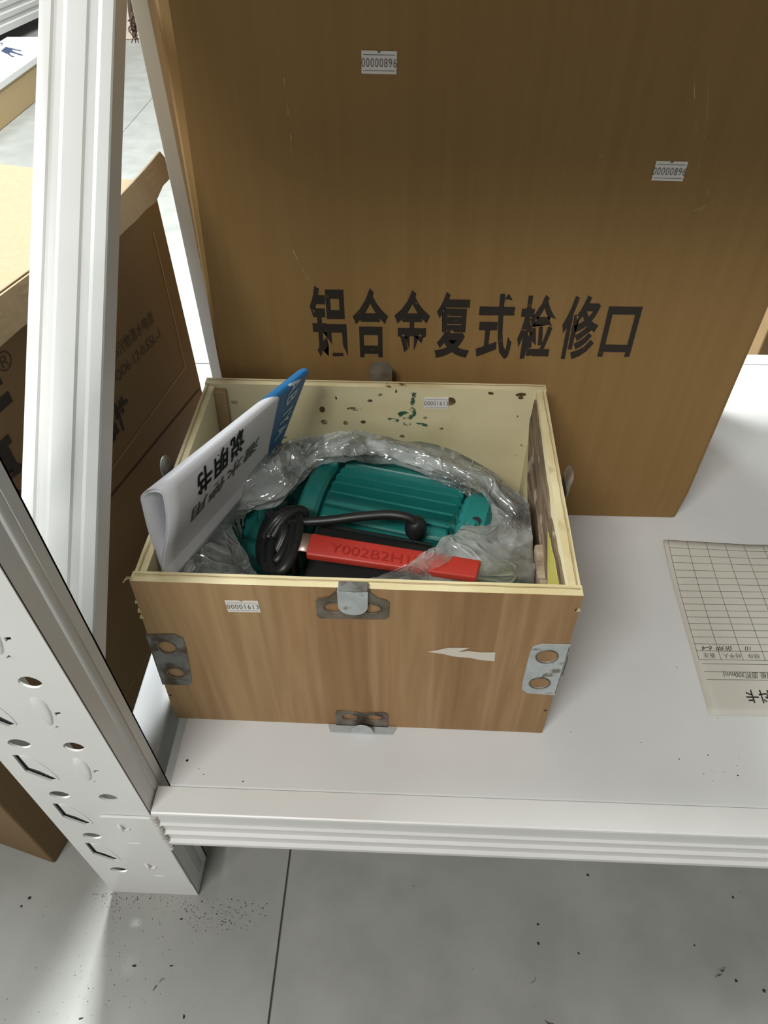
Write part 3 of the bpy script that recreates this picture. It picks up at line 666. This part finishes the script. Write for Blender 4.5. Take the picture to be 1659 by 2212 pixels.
fplate(dm, [], .0085, STEELB, 'bent_tongue', .0012, bc)
# clips on the back rim and outer sides
uc = uv_of(at(823,826,HB))[0]
tg = [(uc-.0128,HB-.03),(uc+.0128,HB-.03),(uc+.0128,HB+.014)]+[(uc+.0128*math.cos(a), HB+.014+.011*math.sin(a)) for a in [math.pi*k/12 for k in range(1,13)]]
me = plate(tg, [], .0014, Vector((0,0,0)), (1,0,0), (0,0,1), .0003)
for v in me.vertices: c = v.co.copy(); v.co = bw(c.x, DB+.0018+c.y+max(0,c.z-HB)*.1, c.z)
put('bent_tongue', me, RUSTY, wb)
for x, s_ in ((WB+.0008, 1), (-.0022, -1)):
    bm = bmesh.new(); vc = .150 if s_ > 0 else .150
    pts = [(vc-.014,HB-.04),(vc+.014,HB-.04),(vc+.014,HB+.002)]+[(vc+.013*math.cos(a), HB+.002+.010*math.sin(a)) for a in [math.pi*k/10 for k in range(1,11)]]
    A_ = [bm.verts.new(bw(x+s_*max(0,z-HB+.02)*.22, v, z)) for v, z in pts]; B_ = [bm.verts.new(bw(x+.0012+s_*max(0,z-HB+.02)*.22, v, z)) for v, z in pts]
    bm.faces.new(A_); bm.faces.new(B_[::-1])
    for i in range(len(pts)): bm.faces.new((A_[i],A_[(i+1)%len(pts)],B_[(i+1)%len(pts)],B_[i]))
    put('bent_tongue', bm_mesh(bm), RUSTY if s_ > 0 else STEEL, wb)

# ------------------------------------------------------------------ motor inside
def bx(u, v, z): return bw(u, v, z)
mo = thing('electric_motor', 'teal finned electric pump motor with black power cord, wrapped in plastic inside the wooden box', 'motor', tuple(bx(.22,.16,.012)))
ang = math.radians(-13.5); AX = (EX*math.cos(ang)+Vector((-sb,cb,0))*math.sin(ang)).normalized(); PR = Vector((-AX.y, AX.x, 0))
MC = bx(.228,.168,.112)          # motor centre; the axis runs along AX
def mp(a, r, q):                  # along axis, radius, angle from straight up towards the back
    return MC+AX*a+PR*(r*math.sin(q))+Vector((0,0,r*math.cos(q)))
def add(name, bm, m, parent=mo, smooth=False):
    me = bm_mesh(bm); o = put(name, me, m, parent, smooth)
    if smooth:
        try: me.set_sharp_from_angle(angle=math.radians(38))
        except Exception: pass
    return o
bm = bmesh.new(); cyl(bm, MC-AX*.098, MC+AX*.098, .0745, 64, bev=.003); add('motor_body', bm, TEAL, smooth=True)
for k, qd in enumerate((42,31,20.5,10.5,1,-8.5,-18,-28.5)):
    q = math.radians(qd); bm = bmesh.new(); hw = .0013
    a0, a1 = -.069, .076
    rn = [(a0,.0740),(a0+.001,.086),(a0+.004,.0895),(a1-.004,.0895),(a1-.001,.086),(a1,.0740)]
    lean = math.radians(0)
    side = PR*math.cos(q)-Vector((0,0,1))*math.sin(q)
    A_ = [bm.verts.new(mp(a, r, q)+side*hw) for a, r in rn]; B_ = [bm.verts.new(mp(a, r, q)-side*hw) for a, r in rn]
    bm.faces.new(A_); bm.faces.new(B_[::-1])
    for i in range(6): bm.faces.new((A_[i],A_[(i+1)%6],B_[(i+1)%6],B_[i]))
    bmesh.ops.bevel(bm, geom=[e for e in bm.edges], offset=.0006, segments=2, affect='EDGES')
    add('cooling_fin', bm, TEAL)
# left end ring with ear, right end bell with bolt
bm = bmesh.new(); cyl(bm, MC-AX*.096, MC-AX*.072, .0885, 64, bev=.004); add('end_ring', bm, TEAL, smooth=True)
bm = bmesh.new(); e0 = mp(-.086,.090,math.radians(26)); cyl(bm, e0-AX*.011, e0+AX*.014, .0085, 20, bev=.0015); add('mounting_ear', bm, TEAL, smooth=True)
bm = bmesh.new(); cyl(bm, MC+AX*.078, MC+AX*.112, .087, 64, bev=.006); add('end_bell', bm, TEAL, smooth=True)
bp_ = at(1010,1115,.188)
bm = bmesh.new(); nrm = (EYE-bp_).normalized(); nrm = (mp(.094,.09,math.radians(-18))-mp(.094,0,0)).normalized()
b0 = mp(.094,.0868,math.radians(-13.5)); cyl(bm, b0, b0+nrm*.003, .0075, 24, bev=.0006); add('washer', bm, TEAL, smooth=True)
bm = bmesh.new(); cyl(bm, b0+nrm*.003, b0+nrm*.0075, .0042, 6, bev=.0005); add('bolt', bm, TEAL)
bm = bmesh.new(); b1 = mp(.097,.0872,math.radians(-8.5)); cyl(bm, b1-nrm*.001, b1+nrm*.0004, .0050, 20); add('bolt_recess', bm, BLK)
# junction box bed in front of the fins (flat, teal) and its lip
def tri(px, py, z):
    p = at(px, py, z); return p
def slab(name, q, z, h, m, bev=.003, parent=mo):
    t4 = [at(a, b, zz) for (a, b), zz in zip(q, z)]; bm = bmesh.new()
    hexa(bm, [p-Vector((0,0,h)) for p in t4]+t4, bev, 3); return add(name, bm, m, parent, True)
slab('junction_box', ((668,1172),(968,1205),(972,1132),(700,1082)), (.178,.176,.186,.190), .09, TEAL, .004)
slab('junction_pad', ((905,1160),(968,1166),(970,1128),(915,1118)), (.190,.190,.194,.196), .012, TEAL, .004)
# pump casing behind and at both ends, seen through the plastic
def blob(name, cu, cv, cz, ru, rv, rz, p=.6, m=TEAL):
    bm = bmesh.new(); bmesh.ops.create_uvsphere(bm, u_segments=40, v_segments=24, radius=1)
    for v in bm.verts:
        c = v.co; s = lambda x: math.copysign(abs(x)**p, x)
        v.co = bx(cu+ru*s(c.x), cv+rv*s(c.y), max(.0115, cz+rz*s(c.z)))
    return add(name, bm, m, mo, True)
blob('rear_casing', .232, .250, .095, .090, .036, .084, .45)
blob('pump_volute', .066, .084, .090, .048, .066, .076, .55)
blob('discharge_flange', .108, .070, .100, .022, .030, .062, .5)
blob('end_cover', .350, .085, .085, .026, .060, .080, .55)
blob('pump_cover', .118, .120, .110, .034, .060, .052, .6)
blob('casing_boss', .190, .262, .150, .024, .018, .042, .5)
blob('suction_casing', .070, .185, .075, .048, .060, .064, .6)
blob('front_foot', .300, .048, .070, .035, .028, .060, .5)
slab('cream_spacer', ((985,1248),(1040,1250),(1062,1175),(1012,1172)), (.128,.128,.150,.150), .05, CREM2, .004)
# black capacitor housing
slab('capacitor_box', ((640,1290),(960,1305),(968,1183),(688,1132)), (.180,.178,.196,.198), .11, BLK, .003)
bm = bmesh.new(); tube(bm, [at(694,1133,.199),at(800,1151,.199),at(930,1176,.198)], .0014, 6, 6); add('housing_rim', bm, RUB, smooth=True)
# red grip on a bent steel strap
rz = .224
g4 = [(672,1150),(1040,1209),(1030,1248),(660,1196)]
def gp(k, z): return at(*g4[k], z)
bm = bmesh.new(); t4 = [gp(3,rz),gp(2,rz-.006),gp(1,rz-.006),gp(0,rz)]; hexa(bm, [p-Vector((0,0,.009)) for p in t4]+t4, .0022, 3)
red = add('red_grip', bm, RED, mo, True)
ex_ = (gp(1,rz-.006)-gp(0,rz)).normalized(); ey_ = (gp(0,rz)-gp(3,rz)).normalized()
me = text_mesh('Y002B2H1D', .0165, gp(3,rz)+ex_*.022+ey_*.007+Vector((0,0,.0003)), ex_, ey_, sx=1.12, lift=.0003); put('embossed_number', me, REDD, red)
bm = bmesh.new(); w0 = gp(0,rz-.004)-ey_*.002; w1 = gp(3,rz-.004)+ey_*.003
path = [(0.006,0),(-.006,0),(-.0125,-.002),(-.0165,-.007),(-.018,-.015),(-.0185,-.07)]; prev = None
for a, dz in path:
    c = [w0+ex_*a+Vector((0,0,dz)), w1+ex_*a+Vector((0,0,dz))]; v = [bm.verts.new(p) for p in c]
    if prev: bm.faces.new((prev[0], prev[1], v[1], v[0]))
    prev = v
o = add('steel_strap', bm, STRAP, mo, True); md = o.modifiers.new('s','SOLIDIFY'); md.thickness = .0016
# cord: rubber boot, cable to the coil, looped coil
bm = bmesh.new(); gl = at(898,1142,.205)
bmesh.ops.create_uvsphere(bm, u_segments=28, v_segments=18, radius=1)
for v in bm.verts: v.co = gl+Vector((v.co.x*.0115, v.co.y*.0115, v.co.z*.015+.001))
add('cord_boot', bm, RUB, smooth=True)
bm = bmesh.new()
tube(bm, [at(899,1138,.212),at(890,1123,.219),at(868,1115,.222),at(830,1112,.222),at(770,1117,.220),at(715,1124,.217),at(660,1128,.214),at(626,1130,.208),at(604,1145,.196),at(596,1170,.184)], .0050, 14, 8)
cz_ = [(600,1170,.165)]
random.seed(11)
for k in range(8):
    cx_, cy_, z_ = 588+k*4.5+random.uniform(-4,4), 1166+random.uniform(-5,5), .172+k*.005
    rx, ry2 = 13+random.uniform(-4,12), 62+random.uniform(-14,8); tl = .22+random.uniform(-.24,.22); P = []
    for j in range(15):
        a = 2*math.pi*j/14; x = rx*math.cos(a); y = ry2*math.sin(a)
        P.append(at(cx_+x*math.cos(tl)-y*math.sin(tl), cy_+x*math.sin(tl)+y*math.cos(tl), z_+.010*math.cos(a)))
    tube(bm, P, .0050, 12, 6)
for k in range(3):
    tube(bm, [at(572+k*9,1160,.196+k*.003),at(598+k*8,1122,.212),at(628+k*7,1102,.214),at(650+k*4,1110,.208),at(642,1140,.196)], .0052, 12, 6)
for k in range(2): tube(bm, [at(580+k*14,1108+k*4,.206),at(612+k*6,1145,.208),at(598+k*4,1190,.196),at(582,1228,.180)], .0050, 12, 6)
add('power_cord', bm, RUB, smooth=True)
slab('grey_plug', ((588,1224),(606,1226),(612,1194),(592,1190)), (.165,.165,.170,.170), .012, mat('dark_green_plastic', srgb(40,72,66), rough=.4), .003)

# ------------------------------------------------------------------ folded booklet standing in the box
bk = thing('folded_booklet', 'white instruction booklet with blue end band, folded and stood inside the wooden box', 'booklet', tuple(bx(.05,.08,.012)))
bTLf = at(357,1056,.312); bTLb = at(301,1064,.306); bBL = at(364,1262,.205)
bTRf = at(668,797,.308); bTRb = at(641,800,.304); bBR = at(596,985,.205)
def sheet_pt(e, s, off=0, sc=1.0):      # s: 0 bottom front .. 1 fold front .. 2 fold back .. 3 bottom back
    F = bTLf.lerp(bTRf, e); K = bTLb.lerp(bTRb, e); Bt = bBL.lerp(bBR, e)
    F = F+(Bt-F)*(.0) ; w = (F-K).length; c = (F+K)/2; side = (F-K).normalized(); up = (c-Bt).normalized(); r = w/2*sc
    bel = .006*(1-e)
    if s < 1:
        t = s; p = Bt.lerp(c+side*r-up*r*.6, t)+side*(bel*math.sin(math.pi*t)*.0 - .004*(1-e)*math.sin(2*math.pi*t)*(1 if t < .5 else .6)); n = side
    elif s <= 2:
        a = math.pi*(s-1); p = c+side*r*math.cos(a)+up*(r*.75*math.sin(a)-r*.6); n = side*math.cos(a)+up*math.sin(a)
    else:
        t = 3-s; p = Bt.lerp(c-side*r-up*r*.6, t)-side*(.003*(1-e)*math.sin(math.pi*t)); n = -side
    return p+n*off
def sheet(name, off, sc, e0, e1, m, s0=0, s1=3, parent=bk, th_=.0004, ns=60, ne=14):
    bm = bmesh.new(); G = []
    for i in range(ne+1):
        e = e0+(e1-e0)*i/ne if not callable(e0) else None
        r = []
        for k in range(ns+1):
            s = s0+(s1-s0)*k/ns
            ee = e if e is not None else e0(s)+(e1(s)-e0(s))*i/ne
            r.append(bm.verts.new(sheet_pt(ee, s, off, sc)))
        G.append(r)
    for a, b in zip(G, G[1:]):
        for k in range(ns): bm.faces.new((a[k], a[k+1], b[k+1], b[k]))
    o = add(name, bm, m, parent, True)
    if th_: md = o.modifiers.new('s','SOLIDIFY'); md.thickness = th_; md.offset = 0
    return o
cov = sheet('cover', 0, 1.0, 0, 1, PAPER)
sheet('inner_page', -.0012, 1, .004, .99, PAPER); sheet('inner_page', -.0026, 1, -.004, .985, PAPER)
eb = lambda s: (.765+.13*(1-s)**1.6) if s < 1 else .765-.10*(s-1)
sheet('blue_band', .0005, 1.0, eb, lambda s: .999, BLUE, .0, 2.2, cov, 0)
def wraptext(s, size, e0, d0, edir, updir, m, sx=1, bold=0, space=1, name='lettering'):
    # e0: start along the fold (0..1); d0: distance down from the fold, baseline; directions in (along, down) metres
    me = text_mesh(s, size, (0,0,0), (1,0,0), (0,1,0), sx=1, bold=bold, lift=0, space=space)
    bm = bmesh.new(); bm.from_mesh(me); bmesh.ops.triangulate(bm, faces=bm.faces)
    for _ in range(2):
        es = [e for e in bm.edges if e.calc_length() > .004]
        if es: bmesh.ops.subdivide_edges(bm, edges=es, cuts=1)
    Lf = (bTRf-bTLf).length
    for v in bm.verts:
        a = v.co.x*sx; b = v.co.y
        al = a*edir[0]+b*updir[0]; dn = a*edir[1]+b*updir[1]
        e = e0+al/Lf; d = d0+dn
        hgt = (bTLf.lerp(bTRf, e)-bBL.lerp(bBR, e)).length; s_ = 1-d/hgt if d > 0 else 1-d/.022
        v.co = sheet_pt(max(0,min(1,e)), s_, .0010)
    me2 = bm_mesh(bm); return put(name, me2, m, cov)
wraptext('说明书', .033, .505, .0005, (-.99,.10), (.10,.99), BLACKI, sx=.70, bold=.0009, space=1.15)
wraptext('潜水使用', .020, .665, .0345, (-.99,.10), (.10,.99), GREYI, bold=.0003, sx=1.35, space=1.15)
wraptext('AB IYA', .026, .845, -.006, (.10,.99), (.99,-.10), LBLUE, sx=.95, bold=.0006, space=1.1)

# ------------------------------------------------------------------ plastic bag
def plastic():
    m = bpy.data.materials.new('clear_plastic_film'); m.use_nodes = True; nt = m.node_tree; N = nt.nodes; Lk = nt.links
    N.remove(N['Principled BSDF']); out = N['Material Output']
    tr = N.new('ShaderNodeBsdfTransparent'); tr.inputs[0].default_value = (.97,.98,.98,1)
    df = N.new('ShaderNodeBsdfDiffuse'); df.inputs[0].default_value = (.84,.87,.85,1)
    tl = N.new('ShaderNodeBsdfTranslucent'); tl.inputs[0].default_value = (.84,.87,.85,1)
    gl = N.new('ShaderNodeBsdfGlossy'); gl.inputs['Roughness'].default_value = .12; gl.inputs[0].default_value = (1,1,1,1)
    tc = N.new('ShaderNodeTexCoord'); uvn = N.new('ShaderNodeUVMap'); uvn.uv_map = 'film'
    def unoise(sx, sy, det, dist, seed):
        mp = N.new('ShaderNodeMapping'); mp.inputs['Scale'].default_value = (sx, sy, 1); mp.inputs['Location'].default_value = (seed, seed, 0)
        Lk.new(uvn.outputs[0], mp.inputs[0]); t = N.new('ShaderNodeTexNoise'); t.inputs['Scale'].default_value = 1; t.inputs['Detail'].default_value = det; t.inputs['Distortion'].default_value = dist
        Lk.new(mp.outputs[0], t.inputs['Vector']); return t, mp
    def crease(t, w):          # thin bright line where the noise crosses its middle
        m1 = N.new('ShaderNodeMath'); m1.operation = 'SUBTRACT'; Lk.new(t.outputs[0], m1.inputs[0]); m1.inputs[1].default_value = .5
        m2 = N.new('ShaderNodeMath'); m2.operation = 'ABSOLUTE'; Lk.new(m1.outputs[0], m2.inputs[0])
        m3 = N.new('ShaderNodeMapRange'); m3.inputs[1].default_value = 0; m3.inputs[2].default_value = w; m3.inputs[3].default_value = 1; m3.inputs[4].default_value = 0; Lk.new(m2.outputs[0], m3.inputs[0]); return m3
    n1, _ = unoise(18, 2.4, 2, .9, 3); n2, _ = unoise(34, 5, 2, 1.0, 11); n3, _ = unoise(9, 2.2, 2, .6, 21)
    c1_ = crease(n1, .035); c2_ = crease(n2, .03)
    mr = N.new('ShaderNodeMapRange'); mr.inputs[1].default_value = .36; mr.inputs[2].default_value = .68; mr.inputs[3].default_value = .10; mr.inputs[4].default_value = .58; Lk.new(n3.outputs[0], mr.inputs[0])
    o1 = N.new('ShaderNodeMath'); o1.operation = 'MULTIPLY_ADD'; Lk.new(c1_.outputs[0], o1.inputs[0]); o1.inputs[1].default_value = .24; Lk.new(mr.outputs[0], o1.inputs[2])
    o2 = N.new('ShaderNodeMath'); o2.operation = 'MULTIPLY_ADD'; o2.use_clamp = True; Lk.new(c2_.outputs[0], o2.inputs[0]); o2.inputs[1].default_value = .10; Lk.new(o1.outputs[0], o2.inputs[2]); mr = o2
    h1 = N.new('ShaderNodeMath'); h1.operation = 'MULTIPLY_ADD'; Lk.new(c1_.outputs[0], h1.inputs[0]); h1.inputs[1].default_value = .8; Lk.new(n2.outputs[0], h1.inputs[2])
    bpn = N.new('ShaderNodeBump'); bpn.inputs['Strength'].default_value = .6; bpn.inputs['Distance'].default_value = .004; Lk.new(h1.outputs[0], bpn.inputs['Height'])
    mpv = N.new('ShaderNodeMapping'); mpv.inputs['Scale'].default_value = (44, 9, 1); mpv.inputs['Rotation'].default_value = (0,0,.3); Lk.new(uvn.outputs[0], mpv.inputs[0])
    vo = N.new('ShaderNodeTexVoronoi'); vo.inputs['Scale'].default_value = 1; Lk.new(mpv.outputs[0], vo.inputs['Vector'])
    sb_ = N.new('ShaderNodeVectorMath'); sb_.operation = 'SUBTRACT'; Lk.new(vo.outputs['Color'], sb_.inputs[0]); sb_.inputs[1].default_value = (.5,.5,.5)
    sc = N.new('ShaderNodeVectorMath'); sc.operation = 'SCALE'; sc.inputs['Scale'].default_value = .45; Lk.new(sb_.outputs[0], sc.inputs[0])
    ad = N.new('ShaderNodeVectorMath'); ad.operation = 'ADD'; Lk.new(bpn.outputs[0], ad.inputs[0]); Lk.new(sc.outputs[0], ad.inputs[1])
    nn = N.new('ShaderNodeVectorMath'); nn.operation = 'NORMALIZE'; Lk.new(ad.outputs[0], nn.inputs[0])
    Lk.new(nn.outputs[0], gl.inputs['Normal']); Lk.new(bpn.outputs[0], df.inputs['Normal'])
    a = N.new('ShaderNodeMixShader'); a.inputs[0].default_value = .45; Lk.new(df.outputs[0], a.inputs[1]); Lk.new(tl.outputs[0], a.inputs[2])
    b = N.new('ShaderNodeMixShader'); Lk.new(mr.outputs[0], b.inputs[0]); Lk.new(tr.outputs[0], b.inputs[1]); Lk.new(a.outputs[0], b.inputs[2])
    fr = N.new('ShaderNodeFresnel'); fr.inputs[0].default_value = 1.5; Lk.new(nn.outputs[0], fr.inputs['Normal']); fa_ = N.new('ShaderNodeMath'); fa_.operation = 'ADD'; fa_.use_clamp = True; fa_.inputs[1].default_value = .05; Lk.new(fr.outputs[0], fa_.inputs[0])
    c = N.new('ShaderNodeMixShader'); Lk.new(fa_.outputs[0], c.inputs[0]); Lk.new(b.outputs[0], c.inputs[1]); Lk.new(gl.outputs[0], c.inputs[2])
    Lk.new(c.outputs[0], out.inputs[0]); return m
FILM = plastic()
bag = thing('plastic_bag', 'crumpled clear plastic bag opened around the teal motor', 'bag', tuple(bx(.2,.15,.012)))
hole = [(575,1243,.185),(540,1195,.186),(508,1135,.184),(545,1095,.196),(612,1072,.205),(655,1025,.210),(690,992,.212),(745,985,.212),(800,985,.208),(858,990,.206),(930,1015,.205),(1000,1045,.204),(1052,1080,.198),(1040,1112,.198),(985,1150,.216),(930,1182,.232),(870,1222,.228),(790,1249,.205),(700,1255,.195),(640,1252,.190)]
mid =  [(500,1262,.186),(450,1215,.202),(420,1130,.205),(470,1062,.222),(560,1010,.232),(620,965,.228),(680,945,.222),(750,935,.214),(800,940,.208),(870,962,.208),(960,990,.208),(1040,1020,.204),(1100,1075,.196),(1120,1140,.186),(1110,1190,.190),(1060,1235,.200),(950,1262,.205),(820,1275,.200),(700,1280,.190),(600,1275,.170)]
outer = [(430,1268,.180),(380,1238,.206),(378,1140,.228),(455,1068,.236),(540,995,.236),(610,955,.226),(680,938,.214),(755,930,.206),(815,935,.196),(880,950,.192),(970,970,.190),(1060,1015,.188),(1120,1065,.184),(1158,1120,.176),(1172,1190,.168),(1170,1262,.150),(1000,1290,.135),(850,1290,.130),(700,1292,.125),(560,1290,.125)]
def catm(P, t):
    n = len(P); i = int(math.floor(t*n)) % n; f = t*n-math.floor(t*n)
    p0, p1, p2, p3 = [Vector(P[(i+k-1) % n]) for k in range(4)]
    return .5*((2*p1)+(-p0+p2)*f+(2*p0-5*p1+4*p2-p3)*f*f+(-p0+3*p1-3*p2+p3)*f**3)
def ridge(p):
    r = 0; a = 1; q = p.copy()
    for k in range(2):
        r += a*(1-abs(noise.noise(q))*2.2); q = q*2.1+Vector((5.2,1.3,7.7)); a *= .48
    return r
def clampbox(p):
    u, v = uv_of(p); z = p.z-ZS
    u = min(max(u, TH+.004), WB-TH-.010); v = min(max(v, TH+.003), VB-.003)
    return bx(u, v, max(z, .013))
def bag_layer(name, seed, t0, t1, amp, NU=300, NV=44, drop=True, lift=0):
    H3 = [at(*h) for h in hole]; M3 = [at(*h) for h in mid]; O3 = [at(*h) for h in outer]
    bm = bmesh.new(); G = []
    for j in range(NV+1):
        t = j/NV; r = []
        for i in range(NU):
            a = i/NU
            h, m_, o = catm(H3, a), catm(M3, a), catm(O3, a)
            if t < .45: f = t/.45; p = h.lerp(m_, f)
            elif t < .75: f = (t-.45)/.3; p = m_.lerp(o, f)
            else:
                f = (t-.75)/.25; p = o+Vector((0,0,-(.13)*f))
                if not drop: p = o+Vector((0,0,-.02*f))
            g = math.sin(math.pi*min(1,t/.75))
            q = Vector((p.x*16+seed, p.y*16, p.z*16))
            # folds radiate from the opening
            fold = math.sin(a*2*math.pi*11+seed+4*noise.noise(q*.5))*.3+ (ridge(Vector((a*15+seed+noise.noise(q*.4)*.8, t*1.3, seed))) -1.1)*1.1
            crum = (ridge(q*1.1)-1.1)
            am = amp*(.45+.8*g)
            p = p+Vector((0,0,1))*(am*(fold*1.0+crum*.55)+lift)+Vector((noise.noise(q*2), noise.noise(q*2+Vector((9,9,9))), 0))*amp*1.3
            if t < .12: p += Vector((0,0,1))*.002*noise.noise(Vector((a*90,seed,0)))
            r.append(bm.verts.new(clampbox(p)))
        G.append(r)
    for x, y in zip(G, G[1:]):
        for i in range(NU): bm.faces.new((x[i], x[(i+1)%NU], y[(i+1)%NU], y[i]))
    uvl = bm.loops.layers.uv.new('film')
    for k, f in enumerate(bm.faces):
        j, i = divmod(k, NU)
        for lp, (da, dt) in zip(f.loops, ((0,0),(1,0),(1,1),(0,1))): lp[uvl].uv = ((i+da)/NU, (j+dt)/NV)
    return add(name, bm, FILM, bag, True)
bag_layer('film', 1.7, 0, 1, .0040)
bag_layer('film', 8.3, 0, 1, .0065, 240, 36, True, -.008)

# ------------------------------------------------------------------ record form on the deck
fm = thing('paper_form', 'printed stock card with empty grid and upside-down writing, right of the wooden box', 'paper', tuple(at(1600,1350,0)))
FH = .0016
c00 = at(1433,1166,.010); c01 = at(1532,1545,FH)
exf = (at(1659,1168,.004)-at(1433,1166,.004)); exf.z = 0; exf.normalize()
bm = bmesh.new(); G = []; nx, ny = 20, 24; WF = .30
def fpnt(x, y, lift=0):      # x metres to the right, y 0 top .. 1 bottom
    L = c00.lerp(c01, y); z = ZS+FH+.009*max(0,1-y*2.6)**2*max(0,1-x/.12)
    p = L+exf*x; return Vector((p.x, p.y, z+lift))
for j in range(ny+1): G.append([bm.verts.new(fpnt(WF*i/nx, j/ny)) for i in range(nx+1)])
for a, b in zip(G, G[1:]):
    for i in range(nx): bm.faces.new((a[i], b[i], b[i+1], a[i+1]))
sh = add('sheet', bm, FORM, fm, True); md = sh.modifiers.new('s','SOLIDIFY'); md.thickness = .0003; md.offset = -1
FY = lambda px, py: None
def form_xy(px, py):
    p = at(px, py, FH); 
    # solve y then x
    d = p-c00; ey_ = (c01-c00); ey_.z = 0; d.z = 0
    det = exf.x*ey_.y-exf.y*ey_.x; x = (d.x*ey_.y-d.y*ey_.x)/det; y = (exf.x*d.y-exf.y*d.x)/det; return x, y
LN = mat('form_ink', srgb(92,90,82), rough=.8); bm = bmesh.new()
def fline(x0,y0,x1,y1,w,n=8):
    hv = abs(x1-x0) > abs(y1-y0)*.25
    ly = (c01-c00).length
    prev = None
    for k in range(n+1):
        x = x0+(x1-x0)*k/n; y = y0+(y1-y0)*k/n
        a = bm.verts.new(fpnt(x-(0 if hv else w/2), y-(w/2/ly if hv else 0), .0003)); b = bm.verts.new(fpnt(x+(0 if hv else w/2), y+(w/2/ly if hv else 0), .0003))
        if prev: bm.faces.new((prev[0], a, b, prev[1]))
        prev = (a, b)
gx0, gy0 = form_xy(1448,1176); _, gy1 = form_xy(1510,1425)
gx0 = .0062; rowpx = [(1448,1176),(1451,1190),(1454,1205),(1458,1219),(1461,1234),(1464,1249),(1468,1263),(1471,1277),(1475,1291),(1478,1305),(1482,1319),(1486,1333),(1490,1347),(1494,1361),(1498,1376),(1502,1391),(1506,1406),(1512,1425)]
ys = [form_xy(*q)[1] for q in rowpx]; gy0 = ys[0]; gy1 = ys[-1]
for y in ys: fline(gx0, y, .29, y, .0006)
cw = .0262
for k in range(11): fline(gx0+k*cw, gy0, gx0+k*cw, gy1, .0006, 14)
for q in ((1515,1434),(1519,1451),(1525,1468)):
    y = form_xy(*q)[1]; fline(gx0+.002, y, .29, y, .0006)
put('grid_lines', bm_mesh(bm), LN, sh)
lyf = (c01-c00).length
def ftext(s, size, x, y, m=LN, sx=1, bold=0, shear=0):    # upside down: baseline runs to the left
    me = text_mesh(s, size, (0,0,0), (1,0,0), (0,1,0), bold=bold, lift=0, shear=shear)
    for v in me.vertices: v.co = fpnt(x-v.co.x*sx, y+v.co.y/lyf, .0004)
    bm = bmesh.new(); bm.from_mesh(me); bmesh.ops.reverse_faces(bm, faces=bm.faces); m2 = bpy.data.meshes.new('m'); bm.to_mesh(m2); bm.free()
    put('lettering', m2, m, sh)
yh = ys[-2]+.004/lyf; yr = ys[-3]+.003/lyf
for k, s in enumerate(('备注','经手人','结存','出库','入库','日期')):
    ftext(s, .0075, gx0+cw*(k+.80 if len(s) == 2 else k+.95), yh, sx=.95)
HW = mat('pen_ink', srgb(52,50,46), rough=.7)
ftext('6-4', .0095, gx0+cw*.78, yr, HW, shear=.3); ftext('张仲', .0085, gx0+cw*1.75, yr, HW, sx=1.2, shear=.4); ftext('10', .0085, gx0+cw*2.6, yr, HW, shear=.3)
ftext('(铝扣板 面积300mm)', .0095, .098, form_xy(1519,1452)[1], HW, sx=.80, shear=.25)
ftext('料卡', .018, .078, form_xy(1528,1492)[1], mat('title_ink', srgb(40,38,34), rough=.7), sx=.85, bold=.0003)

# ------------------------------------------------------------------ shelf above (out of frame, shades the carton)
up = None
bm = bmesh.new(); box(bm, (-.36,.30,1.12), (1.9,1.15,1.15), .001); put('upper_deck', bm_mesh(bm), DECK, rack)
